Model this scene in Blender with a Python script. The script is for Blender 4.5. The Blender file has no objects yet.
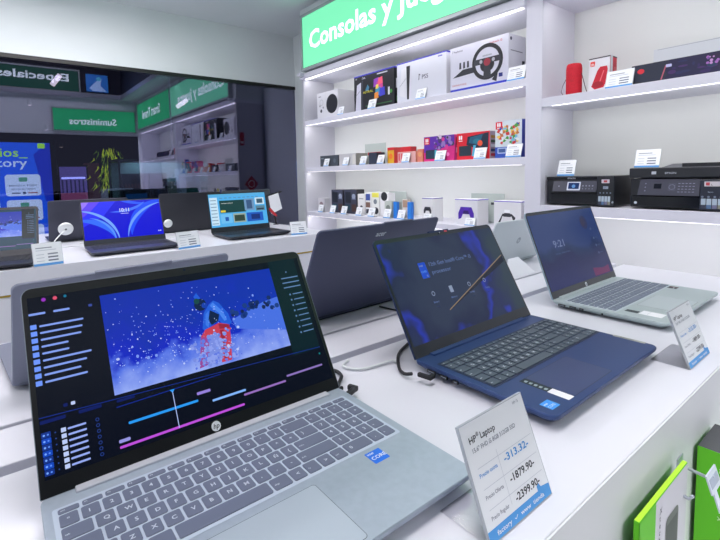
import bpy, math, random
from mathutils import Vector, Matrix
random.seed(7)
sc = bpy.context.scene
COL = sc.collection
rad = math.radians
# ------------------------------------------------------------------ materials
def lin(c):
    c = c/255.0
    return c/12.92 if c <= .04045 else ((c+.055)/1.055)**2.4
_m = {}
def mat(key, rgb=(200,200,200), rough=.5, metal=0, emit=None, es=1.0, coat=0, alpha=None):
    if key in _m: return _m[key]
    m = bpy.data.materials.new(key); m.use_nodes = True
    b = m.node_tree.nodes['Principled BSDF']
    b.inputs['Base Color'].default_value = (*[lin(c) for c in rgb], 1)
    b.inputs['Roughness'].default_value = rough
    b.inputs['Metallic'].default_value = metal
    b.inputs['Coat Weight'].default_value = coat
    if emit:
        b.inputs['Emission Color'].default_value = (*[lin(c) for c in emit], 1)
        b.inputs['Emission Strength'].default_value = es
    if alpha is not None: b.inputs['Alpha'].default_value = alpha
    _m[key] = m
    return m
def noisy(key, rgb, rgb2, rough, scale=40, bump=0.0, stretch=(1,1,1), metal=0):
    if key in _m: return _m[key]
    m = mat(key, rgb, rough, metal); nt = m.node_tree; N = nt.nodes; b = N['Principled BSDF']
    tc = N.new('ShaderNodeTexCoord'); mp = N.new('ShaderNodeMapping'); mp.inputs['Scale'].default_value = stretch
    nz = N.new('ShaderNodeTexNoise'); nz.inputs['Scale'].default_value = scale; nz.inputs['Detail'].default_value = 4
    rp = N.new('ShaderNodeValToRGB')
    rp.color_ramp.elements[0].position = .35; rp.color_ramp.elements[1].position = .65
    rp.color_ramp.elements[0].color = (*[lin(c) for c in rgb], 1); rp.color_ramp.elements[1].color = (*[lin(c) for c in rgb2], 1)
    L = nt.links
    L.new(tc.outputs['Object'], mp.inputs[0]); L.new(mp.outputs[0], nz.inputs['Vector']); L.new(nz.outputs['Fac'], rp.inputs[0]); L.new(rp.outputs[0], b.inputs['Base Color'])
    if bump:
        bp = N.new('ShaderNodeBump'); bp.inputs['Strength'].default_value = bump; bp.inputs['Distance'].default_value = .002
        L.new(nz.outputs['Fac'], bp.inputs['Height']); L.new(bp.outputs[0], b.inputs['Normal'])
    return m
def scr(rgb, es=1.0):      # a lit pixel colour of a display
    m = mat('lit_%d_%d_%d_%g' % (*rgb, es), (6,6,8), .26, emit=rgb, es=es); m.node_tree.nodes['Principled BSDF'].inputs['Specular IOR Level'].default_value = .22; return m
def ink(rgb, rough=.55): return mat('ink_%d_%d_%d' % rgb, rgb, rough)

WHITE = noisy('white_laminate', (216,217,226), (221,222,231), .32, 3, 0)
WALLW = noisy('wall_paint', (214,220,222), (219,225,227), .7, 2, .02)
BACKP = mat('shelf_back_paint', (226,228,228), .6)
SHELFW = mat('shelf_white', (222,222,234), .4)
GREY = mat('counter_side_grey', (216,220,222), .45)
BLACK = mat('black_plastic', (16,17,20), .4)
BLACKG = mat('black_gloss', (10,11,14), .12)
GOLD = mat('gold_strip', (188,160,70), .35, .8)
PAPER = mat('card_paper', (240,243,248), .6)
LED = mat('led_strip', (255,255,255), .5, emit=(255,250,252), es=2.6)
def clear_mat(key, tint=(235,242,248), fac=.25, rough=.06):
    m = bpy.data.materials.new(key); m.use_nodes = True; nt = m.node_tree; N = nt.nodes
    for n in list(N):
        if n.type == 'BSDF_PRINCIPLED': N.remove(n)
    t = N.new('ShaderNodeBsdfTransparent'); t.inputs[0].default_value = (*[lin(c) for c in tint], 1)
    g = N.new('ShaderNodeBsdfGlossy'); g.inputs['Roughness'].default_value = rough
    f = N.new('ShaderNodeFresnel'); f.inputs['IOR'].default_value = 1.5
    a = N.new('ShaderNodeMath'); a.operation = 'ADD'; a.inputs[1].default_value = fac; a.use_clamp = True
    mx = N.new('ShaderNodeMixShader'); L = nt.links
    L.new(f.outputs[0], a.inputs[0]); L.new(a.outputs[0], mx.inputs[0]); L.new(t.outputs[0], mx.inputs[1]); L.new(g.outputs[0], mx.inputs[2])
    L.new(mx.outputs[0], N['Material Output'].inputs['Surface'])
    _m[key] = m; return m
ACRYL = clear_mat('clear_acrylic', (246,249,252), .03, .1)
FOOTC = clear_mat('clear_foot', (250,251,253), .02, .15)
def _milk():
    nt=ACRYL.node_tree; N=nt.nodes; mx=[n for n in N if n.type=='MIX_SHADER'][0]; out=N['Material Output']; d=N.new('ShaderNodeBsdfTranslucent'); d.inputs[0].default_value=(.85,.88,.92,1); df=N.new('ShaderNodeBsdfDiffuse'); df.inputs[0].default_value=(.8,.84,.88,1)
    m1=N.new('ShaderNodeMixShader'); m1.inputs[0].default_value=.5; m2=N.new('ShaderNodeMixShader'); m2.inputs[0].default_value=.6
    nt.links.new(d.outputs[0],m1.inputs[1]); nt.links.new(df.outputs[0],m1.inputs[2]); nt.links.new(mx.outputs[0],m2.inputs[1]); nt.links.new(m1.outputs[0],m2.inputs[2]); nt.links.new(m2.outputs[0],out.inputs['Surface'])
_milk()
GLASS = clear_mat('shop_glass', (215,220,232), .15, .0)
GLASS.node_tree.nodes['Glossy BSDF'].inputs[0].default_value=(.78,.77,1,1)
CASEG = clear_mat('case_glass', (190,215,215), .06, .02)

# ------------------------------------------------------------------ mesh builder
_t = {}
def text_geo(s, off=.012):
    if (s,off) in _t: return _t[s,off]
    cu = bpy.data.curves.new('t', 'FONT'); cu.body = s; cu.size = 1; cu.resolution_u = 2; cu.offset = off
    o = bpy.data.objects.new('t', cu); COL.objects.link(o)
    dg = bpy.context.evaluated_depsgraph_get(); dg.update()
    me = bpy.data.meshes.new_from_object(o.evaluated_get(dg))
    vs = [(v.co.x, v.co.y) for v in me.vertices]; fs = [tuple(p.vertices) for p in me.polygons]
    bpy.data.meshes.remove(me); bpy.data.objects.remove(o); bpy.data.curves.remove(cu)
    if vs:
        x0 = min(v[0] for v in vs); x1 = max(v[0] for v in vs)
    else: x0 = x1 = 0
    _t[s,off] = (vs, fs, x0, x1); return _t[s,off]
class MB:
    def __init__(s): s.v = []; s.f = []; s.fm = []; s.ms = []; s.sm = []; s.M = None
    def mi(s, m):
        if m not in s.ms: s.ms.append(m)
        return s.ms.index(m)
    def add(s, vs, fs, m, smooth=False):
        b = len(s.v)
        for p in vs:
            p = Vector(p)
            if s.M is not None: p = s.M @ p
            s.v.append(tuple(p))
        k = s.mi(m)
        for f in fs: s.f.append(tuple(b+i for i in f)); s.fm.append(k); s.sm.append(smooth)
        return s
    def box(s, x0, x1, y0, y1, z0, z1, m):
        v = [(x0,y0,z0),(x1,y0,z0),(x1,y1,z0),(x0,y1,z0),(x0,y0,z1),(x1,y0,z1),(x1,y1,z1),(x0,y1,z1)]
        return s.add(v, [(3,2,1,0),(4,5,6,7),(0,1,5,4),(1,2,6,5),(2,3,7,6),(3,0,4,7)], m)
    def prism(s, pts, z0, z1, m, smooth=False):       # outline in XY, extruded along Z
        n = len(pts)
        v = [(x,y,z0) for x,y in pts] + [(x,y,z1) for x,y in pts]
        s.add(v, [tuple(range(n-1,-1,-1)), tuple(range(n,2*n))], m)
        return s.add(v, [(i,(i+1)%n,n+(i+1)%n,n+i) for i in range(n)], m, smooth)
    def loft(s, rings, m, smooth=True, caps=True):
        n = len(rings[0]); v = [p for r in rings for p in r]; f = []
        for j in range(len(rings)-1):
            for i in range(n): f.append((j*n+i, j*n+(i+1)%n, (j+1)*n+(i+1)%n, (j+1)*n+i))
        s.add(v, f, m, smooth)
        if caps: s.add(rings[0], [tuple(range(n-1,-1,-1))], m); s.add(rings[-1], [tuple(range(n))], m)
        return s
    def tube(s, pts, r, m, n=8):
        pts = [Vector(p) for p in pts]; rings = []
        for i, p in enumerate(pts):
            d = (pts[min(i+1,len(pts)-1)] - pts[max(i-1,0)]).normalized()
            a = d.cross(Vector((0,0,1)));
            if a.length < .05: a = d.cross(Vector((0,1,0)))
            a.normalize(); b = d.cross(a)
            rings.append([p + a*(r*math.cos(2*math.pi*k/n)) + b*(r*math.sin(2*math.pi*k/n)) for k in range(n)])
        return s.loft(rings, m)
    def lathe(s, prof, m, c=(0,0,0), n=24):            # profile (r,z)
        rings = [[(c[0]+r*math.cos(2*math.pi*k/n), c[1]+r*math.sin(2*math.pi*k/n), c[2]+z) for k in range(n)] for r, z in prof]
        return s.loft(rings, m)
    def build(s, name, parent=None, bevel=0, seg=2, **tags):
        me = bpy.data.meshes.new(name); me.from_pydata(s.v, [], s.f)
        for m in s.ms: me.materials.append(m)
        me.polygons.foreach_set('material_index', s.fm); me.polygons.foreach_set('use_smooth', s.sm); me.update()
        o = bpy.data.objects.new(name, me); COL.objects.link(o)
        if parent is not None: o.parent = parent
        if bevel:
            b = o.modifiers.new('bevel', 'BEVEL'); b.width = bevel; b.segments = seg; b.limit_method = 'ANGLE'; b.angle_limit = rad(40)
        for k, v in tags.items(): o[k] = v
        return o
class Draw:     # flat drawing on a plane O + u*U + v*V, layers lifted along the normal
    def __init__(s, mb, O, U, V, lift=.00025):
        s.mb = mb; s.O = Vector(O); s.U = Vector(U).normalized(); s.V = Vector(V).normalized(); s.N = s.U.cross(s.V); s.l = lift
    def P(s, u, v, h): return s.O + s.U*u + s.V*v + s.N*(h*s.l)
    clip = None
    def poly(s, pts, m, h=1):
        if s.clip:
            u0,v0,u1,v1 = s.clip
            for ax,lim,sg in ((0,u0,1),(0,u1,-1),(1,v0,1),(1,v1,-1)):
                out=[]
                for i in range(len(pts)):
                    a,b=pts[i-1],pts[i]; da=(a[ax]-lim)*sg; db=(b[ax]-lim)*sg
                    if (da>=0)!=(db>=0):
                        t=da/(da-db); out.append((a[0]+(b[0]-a[0])*t,a[1]+(b[1]-a[1])*t))
                    if db>=0: out.append(b)
                pts=out
                if len(pts)<3: return
        s.mb.add([s.P(u,v,h) for u,v in pts], [tuple(range(len(pts)))], m)
    def rect(s, u0, v0, u1, v1, m, h=1): s.poly([(u0,v0),(u1,v0),(u1,v1),(u0,v1)], m, h)
    def rrect(s, u0, v0, u1, v1, r, m, h=1): s.poly(rr(u0,v0,u1,v1,r), m, h)
    def circ(s, u, v, r, m, h=1, n=16, ry=None):
        ry = ry or r; s.poly([(u+r*math.cos(2*math.pi*k/n), v+ry*math.sin(2*math.pi*k/n)) for k in range(n)], m, h)
    def ring(s, u, v, r, w, m, h=1, n=20, a0=0, a1=360, ry=1):
        for k in range(n):
            a = rad(a0+(a1-a0)*k/n); b = rad(a0+(a1-a0)*(k+1)/n)
            s.poly([(u+r*math.cos(a),v+ry*r*math.sin(a)),(u+r*math.cos(b),v+ry*r*math.sin(b)),(u+(r-w)*math.cos(b),v+ry*(r-w)*math.sin(b)),(u+(r-w)*math.cos(a),v+ry*(r-w)*math.sin(a))][::-1], m, h)
    def line(s, a, b, w, m, h=1):
        d = Vector((b[0]-a[0], b[1]-a[1])); d.normalize(); n = Vector((-d.y, d.x))*(w/2)
        s.poly([(a[0]-n.x,a[1]-n.y),(b[0]-n.x,b[1]-n.y),(b[0]+n.x,b[1]+n.y),(a[0]+n.x,a[1]+n.y)], m, h)
    def text(s, t, u, v, size, m, h=1, width=None, center=False, slant=0, bold=.012):
        vs, fs, x0, x1 = text_geo(t, bold)
        if not vs: return
        k = (width/(x1-x0)) if width else size
        off = -(x0+x1)/2*k if center else -x0*k
        s.mb.add([s.P(u+off+x*k+y*size*slant, v+y*size, h) for x,y in vs], fs, m)
def rr(x0, y0, x1, y1, r, n=5):
    p = []
    for cx, cy, a in ((x1-r,y1-r,0),(x0+r,y1-r,90),(x0+r,y0+r,180),(x1-r,y0+r,270)):
        for k in range(n+1):
            t = rad(a+90*k/n); p.append((cx+r*math.cos(t), cy+r*math.sin(t)))
    return p
def empty(name, loc, rz=0, label=None, cat=None, group=None, rx=0):
    o = bpy.data.objects.new(name, None); COL.objects.link(o); o.location = loc; o.rotation_euler = (rx,0,rz); o.empty_display_size = .05
    if label: o['label'] = label
    if cat: o['category'] = cat
    if group: o['group'] = group
    return o
def structure(mb, name, **k): return mb.build(name, kind='structure', **k)

# ------------------------------------------------------------------ room (z = 0 is the counter top, floor 0.9 below)
FL = -.90; CZ = 1.50; YG = 3.327; XB = 2.11; XF = 1.825; YE = -.66
T = MB(); T.box(-2.6, XB+.1, -4.5, YG, FL-.1, FL, noisy('floor_tile', (188,188,192), (200,200,204), .25, 1.2)); structure(T, 'floor')
T = MB()
for b in ((-2.6,-2.3,YE,YG),(1.6,XB+.1,YE,YG),(-2.3,1.6,1.67,YG),(-2.3,1.6,YE,-.60)): T.box(b[0],b[1],b[2],b[3],CZ,CZ+.06,WALLW)
DK = mat('coffer_dark', (34,38,52), .6)
T.box(-2.36,-2.3,-.66,1.73,CZ+.06,2.3,DK); T.box(1.6,1.66,-.66,1.73,CZ+.06,2.3,DK); T.box(-2.3,1.6,1.67,1.73,CZ+.06,2.3,DK); T.box(-2.3,1.6,-.66,-.60,CZ+.06,2.3,DK); T.box(-2.36,1.66,-.66,1.73,2.3,2.36,DK)
structure(T, 'ceiling')
T = MB(); ST = mat('silver_trim', (190,192,205), .3, .6)
T.box(-2.3,1.6,-.60,-.57,CZ-.008,CZ+.05,ST); T.box(1.57,1.6,-.57,1.67,CZ-.008,CZ+.05,ST); T.box(-2.3,1.57,1.64,1.67,CZ-.008,CZ+.05,ST); structure(T, 'trim_1')
T = MB(); T.box(-2.6,XB+.1,YG,YG+.12,1.27,CZ,WALLW); T.box(-2.6,XB+.1,YG-.008,YG+.12,1.085,1.27,WALLW); structure(T, 'wall_left')
T = MB(); T.box(XB+.001,XB+.1,YE,YG,FL,CZ,WALLW); structure(T, 'wall_right')
T = MB(); T.box(-2.7,-2.6,-4.5,YG,FL,2.3,WALLW); structure(T, 'wall_back')
T = MB(); T.box(-2.6,XB+.1,YE-.06,YE,.98,CZ,WALLW); T.box(1.82,XB+.1,YE-.06,YE,FL,.98,WALLW); structure(T, 'wall_entrance')
T = MB(); T.box(-2.6,XB,YG,YG+.012,FL,1.06,GLASS); w1 = structure(T, 'window_1')
T = MB(); T.box(-2.6,XB,YG-.012,YG+.03,1.06,1.085,BLACK); T.box(-2.6,XB,YG-.012,YG+.03,FL,FL+.06,BLACK); T.build('window_frame', w1)

# ------------------------------------------------------------------ mall outside the glass
T = MB(); MD = mat('mall_dark', (30,28,42), .7); T.box(-5,7,YG+.13,10,FL-.1,FL,mat('mall_floor',(60,58,70),.3)); structure(T, 'floor_outside')
T = MB(); T.box(-5,7,9.9,10,FL,2.6,MD); structure(T, 'wall_far')
T = MB(); T.box(-5,7,YG+.13,10,2.6,2.7,mat('mall_ceiling',(24,26,34),.7)); structure(T, 'ceiling_outside')
T = MB(); T.box(6.9,7,YG+.13,9.9,FL,2.6,MD); structure(T, 'wall_outside_right')
T = MB(); T.box(-5,-4.9,YG+.13,9.9,FL,2.6,MD); structure(T, 'wall_outside_left')
# totem with blue poster
r = empty('advertising_totem', (.0,3.50,FL), 0, 'tall black-framed totem with bright blue poster behind the glass', 'display')
T = MB(); T.box(-.42,.345,-.03,.05,0,1.50,BLACKG); T.build('housing', r, .004)
T = MB(); PB = mat('poster_blue',(20,60,200),.4,emit=(24,92,225),es=1.25)
D = Draw(T, (0,-.031,-FL), (1,0,0), (0,0,1), .0006)
D.rect(-.40,-.6,.312,.575,PB,0); PW = mat('poster_white',(230,235,245),.4,emit=(205,222,240),es=1.2); PL = mat('poster_lime',(190,240,60),.4,emit=(170,235,70),es=1.2)
D.text('Beneficios_', -.205, .487, .075, PL, 1, width=.395); D.text('Factory', -.09, .424, .075, PW, 1, width=.275)
PBD = mat('poster_deep',(20,40,160),.4,emit=(16,50,190),es=1.1)
D.poly([(.22,.5),(.30,.575),(.312,.575),(.312,.2),(.27,.2)],PBD,.5); D.rrect(.245,.54,.285,.572,.006,PL,1)
PG = mat('poster_green',(120,200,150),.4,emit=(110,200,160),es=.6); PT = mat('poster_text',(60,80,130),.4,emit=(60,80,130),es=.5)
for i,v1 in enumerate((.375,.215,.055,-.105)):
    for u0 in (-.155,.063): 
        D.rrect(u0,v1-.135,u0+.185,v1,.018,PW,1)
        D.rrect(u0+.07,v1-.045,u0+.115,v1-.018,.006,PG,2)
        D.text('ENVIOS A TODO', u0+.02, v1-.075, .016, PT, 2, width=.145); D.text('EL PERU' if i%2 else 'RECOJO EN TIENDA', u0+.03, v1-.097, .014, PT, 2, width=.125)
        D.circ(u0+.095,v1-.117,.009,PT,2); D.rect(u0+.03,v1-.121,u0+.075,v1-.113,PT,2); D.rect(u0+.115,v1-.121,u0+.165,v1-.113,mat('poster_red',(190,90,100),.4,emit=(190,90,100),es=.5),2)
T.build('poster', r)
TA=Vector((.505,5,1.223));TB_=Vector((.575,5,1.322));TC=Vector((1.653,5,1.104));TD_=Vector((1.767,5,1.188));POLE=Vector((1.55,4.9,0))
# lit purple panel, plant, glass case
r = empty('light_panel', (.80,6.4,FL), 0, 'hazy violet lit panel far outside behind the blue-screened laptop', 'display')
T = MB(); T.box(-.16,.16,0,.06,0,1.42,BLACK); T.build('backboard', r)
T = MB(); D = Draw(T,(0,-.002,0),(1,0,0),(0,0,1)); D.rect(-.145,.95,.145,1.40,mat('violet',(80,60,120),.5,emit=(88,76,140),es=1.3),0); D.rrect(-.13,1.25,.13,1.275,.012,mat('violetw',(200,200,255),.5,emit=(170,170,255),es=2.2),1)
D.rect(-.145,.95,.145,1.08,mat('rose',(130,70,90),.5,emit=(125,66,100),es=1.2),1)
for k in range(6): D.rect(-.13+k*.045,1.08,-.112+k*.045,1.24,mat('violetd',(60,45,110),.5,emit=(52,44,100),es=.6),1)
T.build('lit_face', r)
r = empty('wooden_pillar', (1.0,6.5,FL), 0, 'narrow brown pillar beside the violet lit panel outside', 'pillar'); T = MB(); T.box(-.05,.11,0,.15,0,1.45,mat('brownp_glow',(70,42,44),.6,emit=(60,34,40),es=.8)); T.build('shaft', r, .006)  # brown carries its own glow in place of light falling on it
r = empty('planter_tree', (1.14,6.0,FL), 0, 'yellow-green hanging plant lit up outside the glass', 'plant')
T = MB(); T.lathe([(.05,0),(.06,.3),(.04,.31)],mat('potred_glow',(120,50,45),.5,emit=(110,45,40),es=.25)); T.lathe([(.016,.3),(.014,1.5)],mat('stem',(70,60,30),.6),n=8); T.build('pot', r)  # pot red given a faint glow in place of lamplight
T = MB()
LF = [mat('leaf%d'%i,c,.5,emit=c,es=.9) for i,c in enumerate(((196,210,50),(140,170,40),(90,120,40)))]  # leaf colours glow by themselves, standing in for light on the plant
for k in range(240):
    x=random.gauss(0,.07); y=random.gauss(0,.07); z=random.uniform(1.16,1.62); l=random.uniform(.05,.12); w=.008; a=random.uniform(0,3.1)
    dx,dy=math.cos(a)*w,math.sin(a)*w
    T.add([(x-dx,y-dy,z-l*.4),(x+x*.3,y+y*.3,z-l),(x+dx,y+dy,z-l*.4),(x,y,z)],[(0,1,2,3)],random.choice(LF))
T.build('foliage', r)
r = empty('display_case', (1.15,4.2,FL), 0, 'glass display case with electronics inside, outside the shop window', 'display case')
T = MB(); T.box(-.28,.5,-.0,.4,0,.98,mat('casebase',(40,44,58),.4)); T.build('cabinet', r, .005)
T = MB(); T.box(-.28,.5,0,.4,.98,1.40,CASEG); T.build('glass_box', r)
T = MB(); EM = mat('case_edge',(30,50,55),.4)
for x in (-.28,.5):
    for y in (0,.4): T.box(x-.006,x+.006,y-.006,y+.006,.98,1.40,EM)
T.box(-.286,.506,-.006,.006,1.395,1.407,EM); T.box(-.286,.506,.394,.406,1.395,1.407,EM); T.box(-.286,-.274,0,.4,1.395,1.407,EM); T.box(.494,.506,0,.4,1.395,1.407,EM); T.build('edging', r)
T = MB()
for x0,x1,y0,z1,c in ((-.24,-.02,.1,.30,(24,30,52)),(0,.15,.12,.30,(18,20,30)),(.17,.25,.15,.22,(120,130,120)),(.27,.34,.15,.34,(170,190,210)),(.36,.47,.15,.21,(50,110,100))):
    T.box(x0,x1,y0,y0+.12,.98,.98+z1,ink(c))
T.box(-.22,-.04,.095,.1,1.02,1.10,scr((30,80,140),.7))
for k in range(7): T.box(-.22+k*.026,-.205+k*.026,.095,.1,1.15,1.19,ink((120,60,70)))
T.box(-.27,.49,.39,.395,.98,1.385,mat('case_back_glow',(120,150,155),.6,emit=(70,92,98),es=.5)); T.build('goods', r, .003)  # back panel glow added so the case shows through the glass
l=bpy.data.lights.new('lamp','AREA'); l.size=.5; l.energy=3; o=bpy.data.objects.new('lamp',l); COL.objects.link(o); o.location=(.11,.2,1.385); o.parent=r  # added lamp inside the case to make its goods show
for i,(x,z,yy,lb) in enumerate(((.42,1.28,6.6,'small lit spotlight above the blue poster outside'),(.78,.82,7.2,'dim ceiling spot above the violet panel'),(.60,1.02,6.9,'twin spotlight between poster and green reflection'))):
    r = empty('spotlight', (x,yy,z-.03), 0, lb, 'light', 'spotlights outside'); T = MB(); T.lathe([(.02,.06),(.024,0)],BLACK,n=12); T.build('shade', r); T = MB(); T.lathe([(.018,-.004),(.0,-.006)],mat('spotlit',(255,240,220),.5,emit=(255,225,205),es=2.2),n=12); T.build('lamp', r)

for a,b,lb in ((TA,TB_,'short lit tube hanging outside high at the left') ,(TC,TD_,'short lit tube beside the thin pole outside')):
    r=empty('tube_light',a,0,lb,'light'); T=MB(); T.tube([(0,0,0),b-a],.022,mat('tube_lit',(255,240,240),.5,emit=(255,225,228),es=1.6),8); T.build('tube',r); T=MB(); T.tube([(b-a)*.5,Vector(((b-a).x*.5,0,2.6-a.z))],.003,BLACK,6); T.build('cord',r)
T=MB(); T.tube([(POLE.x,POLE.y,FL),(POLE.x,POLE.y,2.6)],.012,mat('pole_grey',(110,112,130),.4,.5),8); T.build('pole',label='thin grey pole standing outside the glass',category='pole')
# ------------------------------------------------------------------ shelving
SH = [(.687,.720),(.354,.387),(.035,.064)]
def shelf_bay(y0, y1, boards, ztop, label, left_side):
    r = empty('shelving_unit', (XF,(y0+y1)/2,FL), 0, label, 'shelving')
    oy = (y0+y1)/2; EN = 1.4 if left_side else 1.25
    def bx(n, a, m=SHELFW, bv=.001):
        T = MB(); T.box(a[0]-XF,a[1]-XF,a[2]-oy,a[3]-oy,a[4]-FL,a[5]-FL,m); T.build(n, r, bv)
    def lamp(z,e):
        l=bpy.data.lights.new('led','AREA'); l.shape='RECTANGLE'; l.size=y1-y0-.08; l.size_y=.012; l.energy=e*(y1-y0)/1.6; l.color=(1,.985,.95)
        o=bpy.data.objects.new('led_light',l); COL.objects.link(o); o.parent=r; o.location=(.012,0,z-.004-FL); o.rotation_euler=(rad(0),rad(-38),0); o.rotation_euler=Matrix(((0,math.cos(rad(38)),-math.sin(rad(38))),(1,0,0),(0,-math.sin(rad(38)),-math.cos(rad(38))))).transposed().to_euler() if False else (0,0,0)
        d=Vector((math.sin(rad(40)),0,-math.cos(rad(40)))); zx=-d; xx=Vector((0,1,0)); yy=zx.cross(xx); o.rotation_euler=Matrix((xx,yy,zx)).transposed().to_euler()
    bx('back_panel',(XB-.015,XB,y0,y1,FL,ztop),BACKP)
    if left_side: bx('side_panel',(XF,XB,y1-.022,y1+.0,FL,ztop),mat('side_panel_grey',(200,200,210),.5))
    for z0,z1 in boards:
        bx('shelf_board',(XF,XB-.015,y0,y1-(.022 if left_side else 0),z0,z1))
        bx('led_strip',(XF+.003,XF+.007,y0+.02,y1-.04,z0-.0012,z0-.0002),LED,0); lamp(z0,EN)
    lamp(ztop-.003,EN*.9)
    bx('canopy',(XF-.02,XB,y0,y1,ztop,ztop+.035))
    bx('led_strip',(XF+.004,XF+.014,y0+.02,y1-.04,ztop-.005,ztop-.0002),LED,0)
    bx('base_cabinet',(XF,XB-.015,y0,y1-(.022 if left_side else 0),FL+.06,-.09))
    bx('plinth',(XF+.04,XB-.015,y0,y1-(.022 if left_side else 0),FL,FL+.06),GREY)
    n = 3; w = (y1-y0)/n
    for k in range(n):
        T = MB(); T.box(-.018,-.002,y0+k*w+.004-oy,y0+(k+1)*w-.004-oy,.08,.78,SHELFW); d = T.build('door', r, .002)
        T = MB(); T.box(-.026,-.018,y0+k*w+.03-oy,y0+k*w+.04-oy,.5,.66,ST); T.build('handle', d)
    return r
shelf_bay(1.049, 2.775, SH, 1.015, 'white lit shelving bay holding game consoles', True)
shelf_bay(-.545, .978, [(.589,.624),(.143,.181)], 1.015, 'white lit shelving bay holding speaker and printers', False)
T = MB(); T.box(XF-.002,XB,.978,1.049,FL,1.05,SHELFW); structure(T, 'trim_2')
T = MB(); T.box(XF,XB,-.66,-.545,FL,CZ,SHELFW); structure(T, 'trim_3')
T = MB(); T.box(XF,XB,-.545,2.775,1.051,CZ-.001,WALLW); structure(T, 'trim_4')
# red stickers on the outer side of the shelving
T = MB(); D = Draw(T,(1.95,2.7765,0),(-1,0,0),(0,0,1)); RS = ink((196,40,50)); D.poly([(0,.18),(.07,.26),(0,.34),(-.07,.26)],RS); D.ring(0,.26,.035,.008,ink((235,225,225)),2)
T.build('safety_sticker', label='red diamond safety sticker on the outer side of the shelving', category='sticker')
T = MB(); D = Draw(T,(1.87,2.7765,0),(-1,0,0),(0,0,1)); D.rect(-.022,.62,.022,.74,RS); D.rect(-.016,.64,.016,.66,ink((235,225,225)),2)
T.build('warning_sticker', label='small red upright sticker above the diamond one', category='sticker')

# ------------------------------------------------------------------ light box signs
SGN = mat('sign_green', (90,150,120), .5, emit=(118,232,176), es=1.0)
SGNR = mat('sign_green_deep', (20,130,80), .4, emit=(58,205,130), es=.95)
SGW = mat('sign_letter', (255,255,255), .4, emit=(236,255,250), es=1.15)
FRM = mat('sign_frame', (176,182,186), .35, .3)
def sign(O, U, length, z0, z1, text, label, green=SGN, start=.1, tw=None, size=.16, base=.115, name='lightbox_sign', fr=.018, depth=.033):
    # U points along reading direction; front normal = U x Z
    O = Vector(O); U = Vector(U); N = U.cross(Vector((0,0,1)))
    r = empty(name, (O.x,O.y,z0), math.atan2(U.y,U.x), label, 'sign')
    H = z1-z0
    T = MB(); T.box(-fr,length+fr,0,depth,-fr,H+fr,FRM)
    T.box(-fr,length+fr,-.008,0,-fr,0,FRM); T.box(-fr,length+fr,-.008,0,H,H+fr,FRM); T.box(-fr,0,-.008,0,0,H,FRM); T.box(length,length+fr,-.008,0,0,H,FRM); T.build('frame', r, .001)
    T = MB(); D = Draw(T,(0,-.001,0),(1,0,0),(0,0,1)); D.rect(0,0,length,H,green,0); D.rect(0,0,length,.004,mat('sign_edge',(10,60,40),.5),1); D.rect(0,0,.003,H,mat('sign_edge'),1); T.build('panel', r)
    T = MB(); D = Draw(T,(0,-.002,0),(1,0,0),(0,0,1)); D.text(text,start,base,size,SGW,1,width=tw,bold=.022); T.build('lettering', r)
    return r
sign((1.79,2.699,0),(0,-1,0),1.68,1.0757,1.4216,'Consolas y Juegos','green lit sign reading Consolas y Juegos above the console shelves',start=.085,tw=1.33,size=.165,base=.115)
sign((1.79,.979,0),(0,-1,0),1.52,1.0757,1.4216,'Smart Travel','green lit sign over the printer bay, seen mirrored in the glass',SGNR,start=.40,tw=.85,size=.17,base=.12)
sign((1.77,-.632,0),(-1,0,0),1.05,1.03,1.33,'Suministros','green lit sign over the shop entrance, seen mirrored in the glass',SGNR,start=.26,tw=.6,size=.13,base=.09,depth=.02)
r = sign((1.05,-.578,0),(-1,0,0),2.2,1.56,1.84,'Especiales','dark green sign high in the ceiling recess with white lettering',mat('sg3',(12,70,50),.5,emit=(14,84,64),es=.7),start=.12,tw=.8,size=.14,base=.13,depth=.018)
T = MB(); T.box(-.03,.055,-.012,.03,-.008,.012,SHELFW)
o = T.build('bracket', label='small white bracket cap at the left end of the lit sign', category='bracket'); o.location = (1.80,2.725,1.038)
T = MB(); D = Draw(T,(0,0,0),(-1,0,0),(0,0,1),.002)
T.box(-.30,.02,-.0,.02,0,.26,BLACK)
PBL=mat('pic_blue',(40,110,190),.5,emit=(50,130,205),es=.8); PBW=mat('pic_white',(200,220,255),.5,emit=(160,205,245),es=.8)
D.O = Vector((0,.0205,0)); D.N = Vector((0,1,0)); D.rect(0,.01,.28,.25,PBL,0); D.poly([(.02,.02),(.1,.1),(.08,.2),(.16,.15),(.24,.06),(.2,.02)],PBW,1); D.circ(.12,.19,.03,mat('pic_cyan',(90,190,210),.5,emit=(90,190,210),es=.8),2)
o = T.build('wall_picture', label='lit blue and white picture beside the dark green sign in the ceiling recess', category='picture'); o.location = (1.42,-.598,1.57)
# ceiling recess lights and added fill lights
EML = mat('fixture_lit', (255,255,255), .5, emit=(255,248,250), es=6)
def fixture(x, y, z, lx, ly, power, label, color=(1,.97,1)):
    r = empty('ceiling_light', (x,y,z), 0, label, 'light', 'ceiling panel lights')
    T = MB(); T.box(-lx/2-.02,lx/2+.02,-ly/2-.02,ly/2+.02,.0,.04,ST); T.build('housing', r, .003)
    T = MB(); T.box(-lx/2,lx/2,-ly/2,ly/2,-.003,0,EML); T.build('diffuser', r)
    l = bpy.data.lights.new('lamp', 'AREA'); l.shape='RECTANGLE'; l.size=lx; l.size_y=ly; l.energy=power; l.color=color
    o = bpy.data.objects.new('lamp', l); COL.objects.link(o); o.location=(0,0,-.008); o.parent=r
fixture(-.7,.3,2.24,1.2,.5,10,'long lit panel light at the near end of the ceiling recess')
fixture(.8,.6,2.24,1.2,.5,12,'long lit panel light over the middle of the laptop counter')
fixture(.2,2.5,CZ-.045,1.3,.16,21,'slim lit panel light in the ceiling over the window counter')
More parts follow.
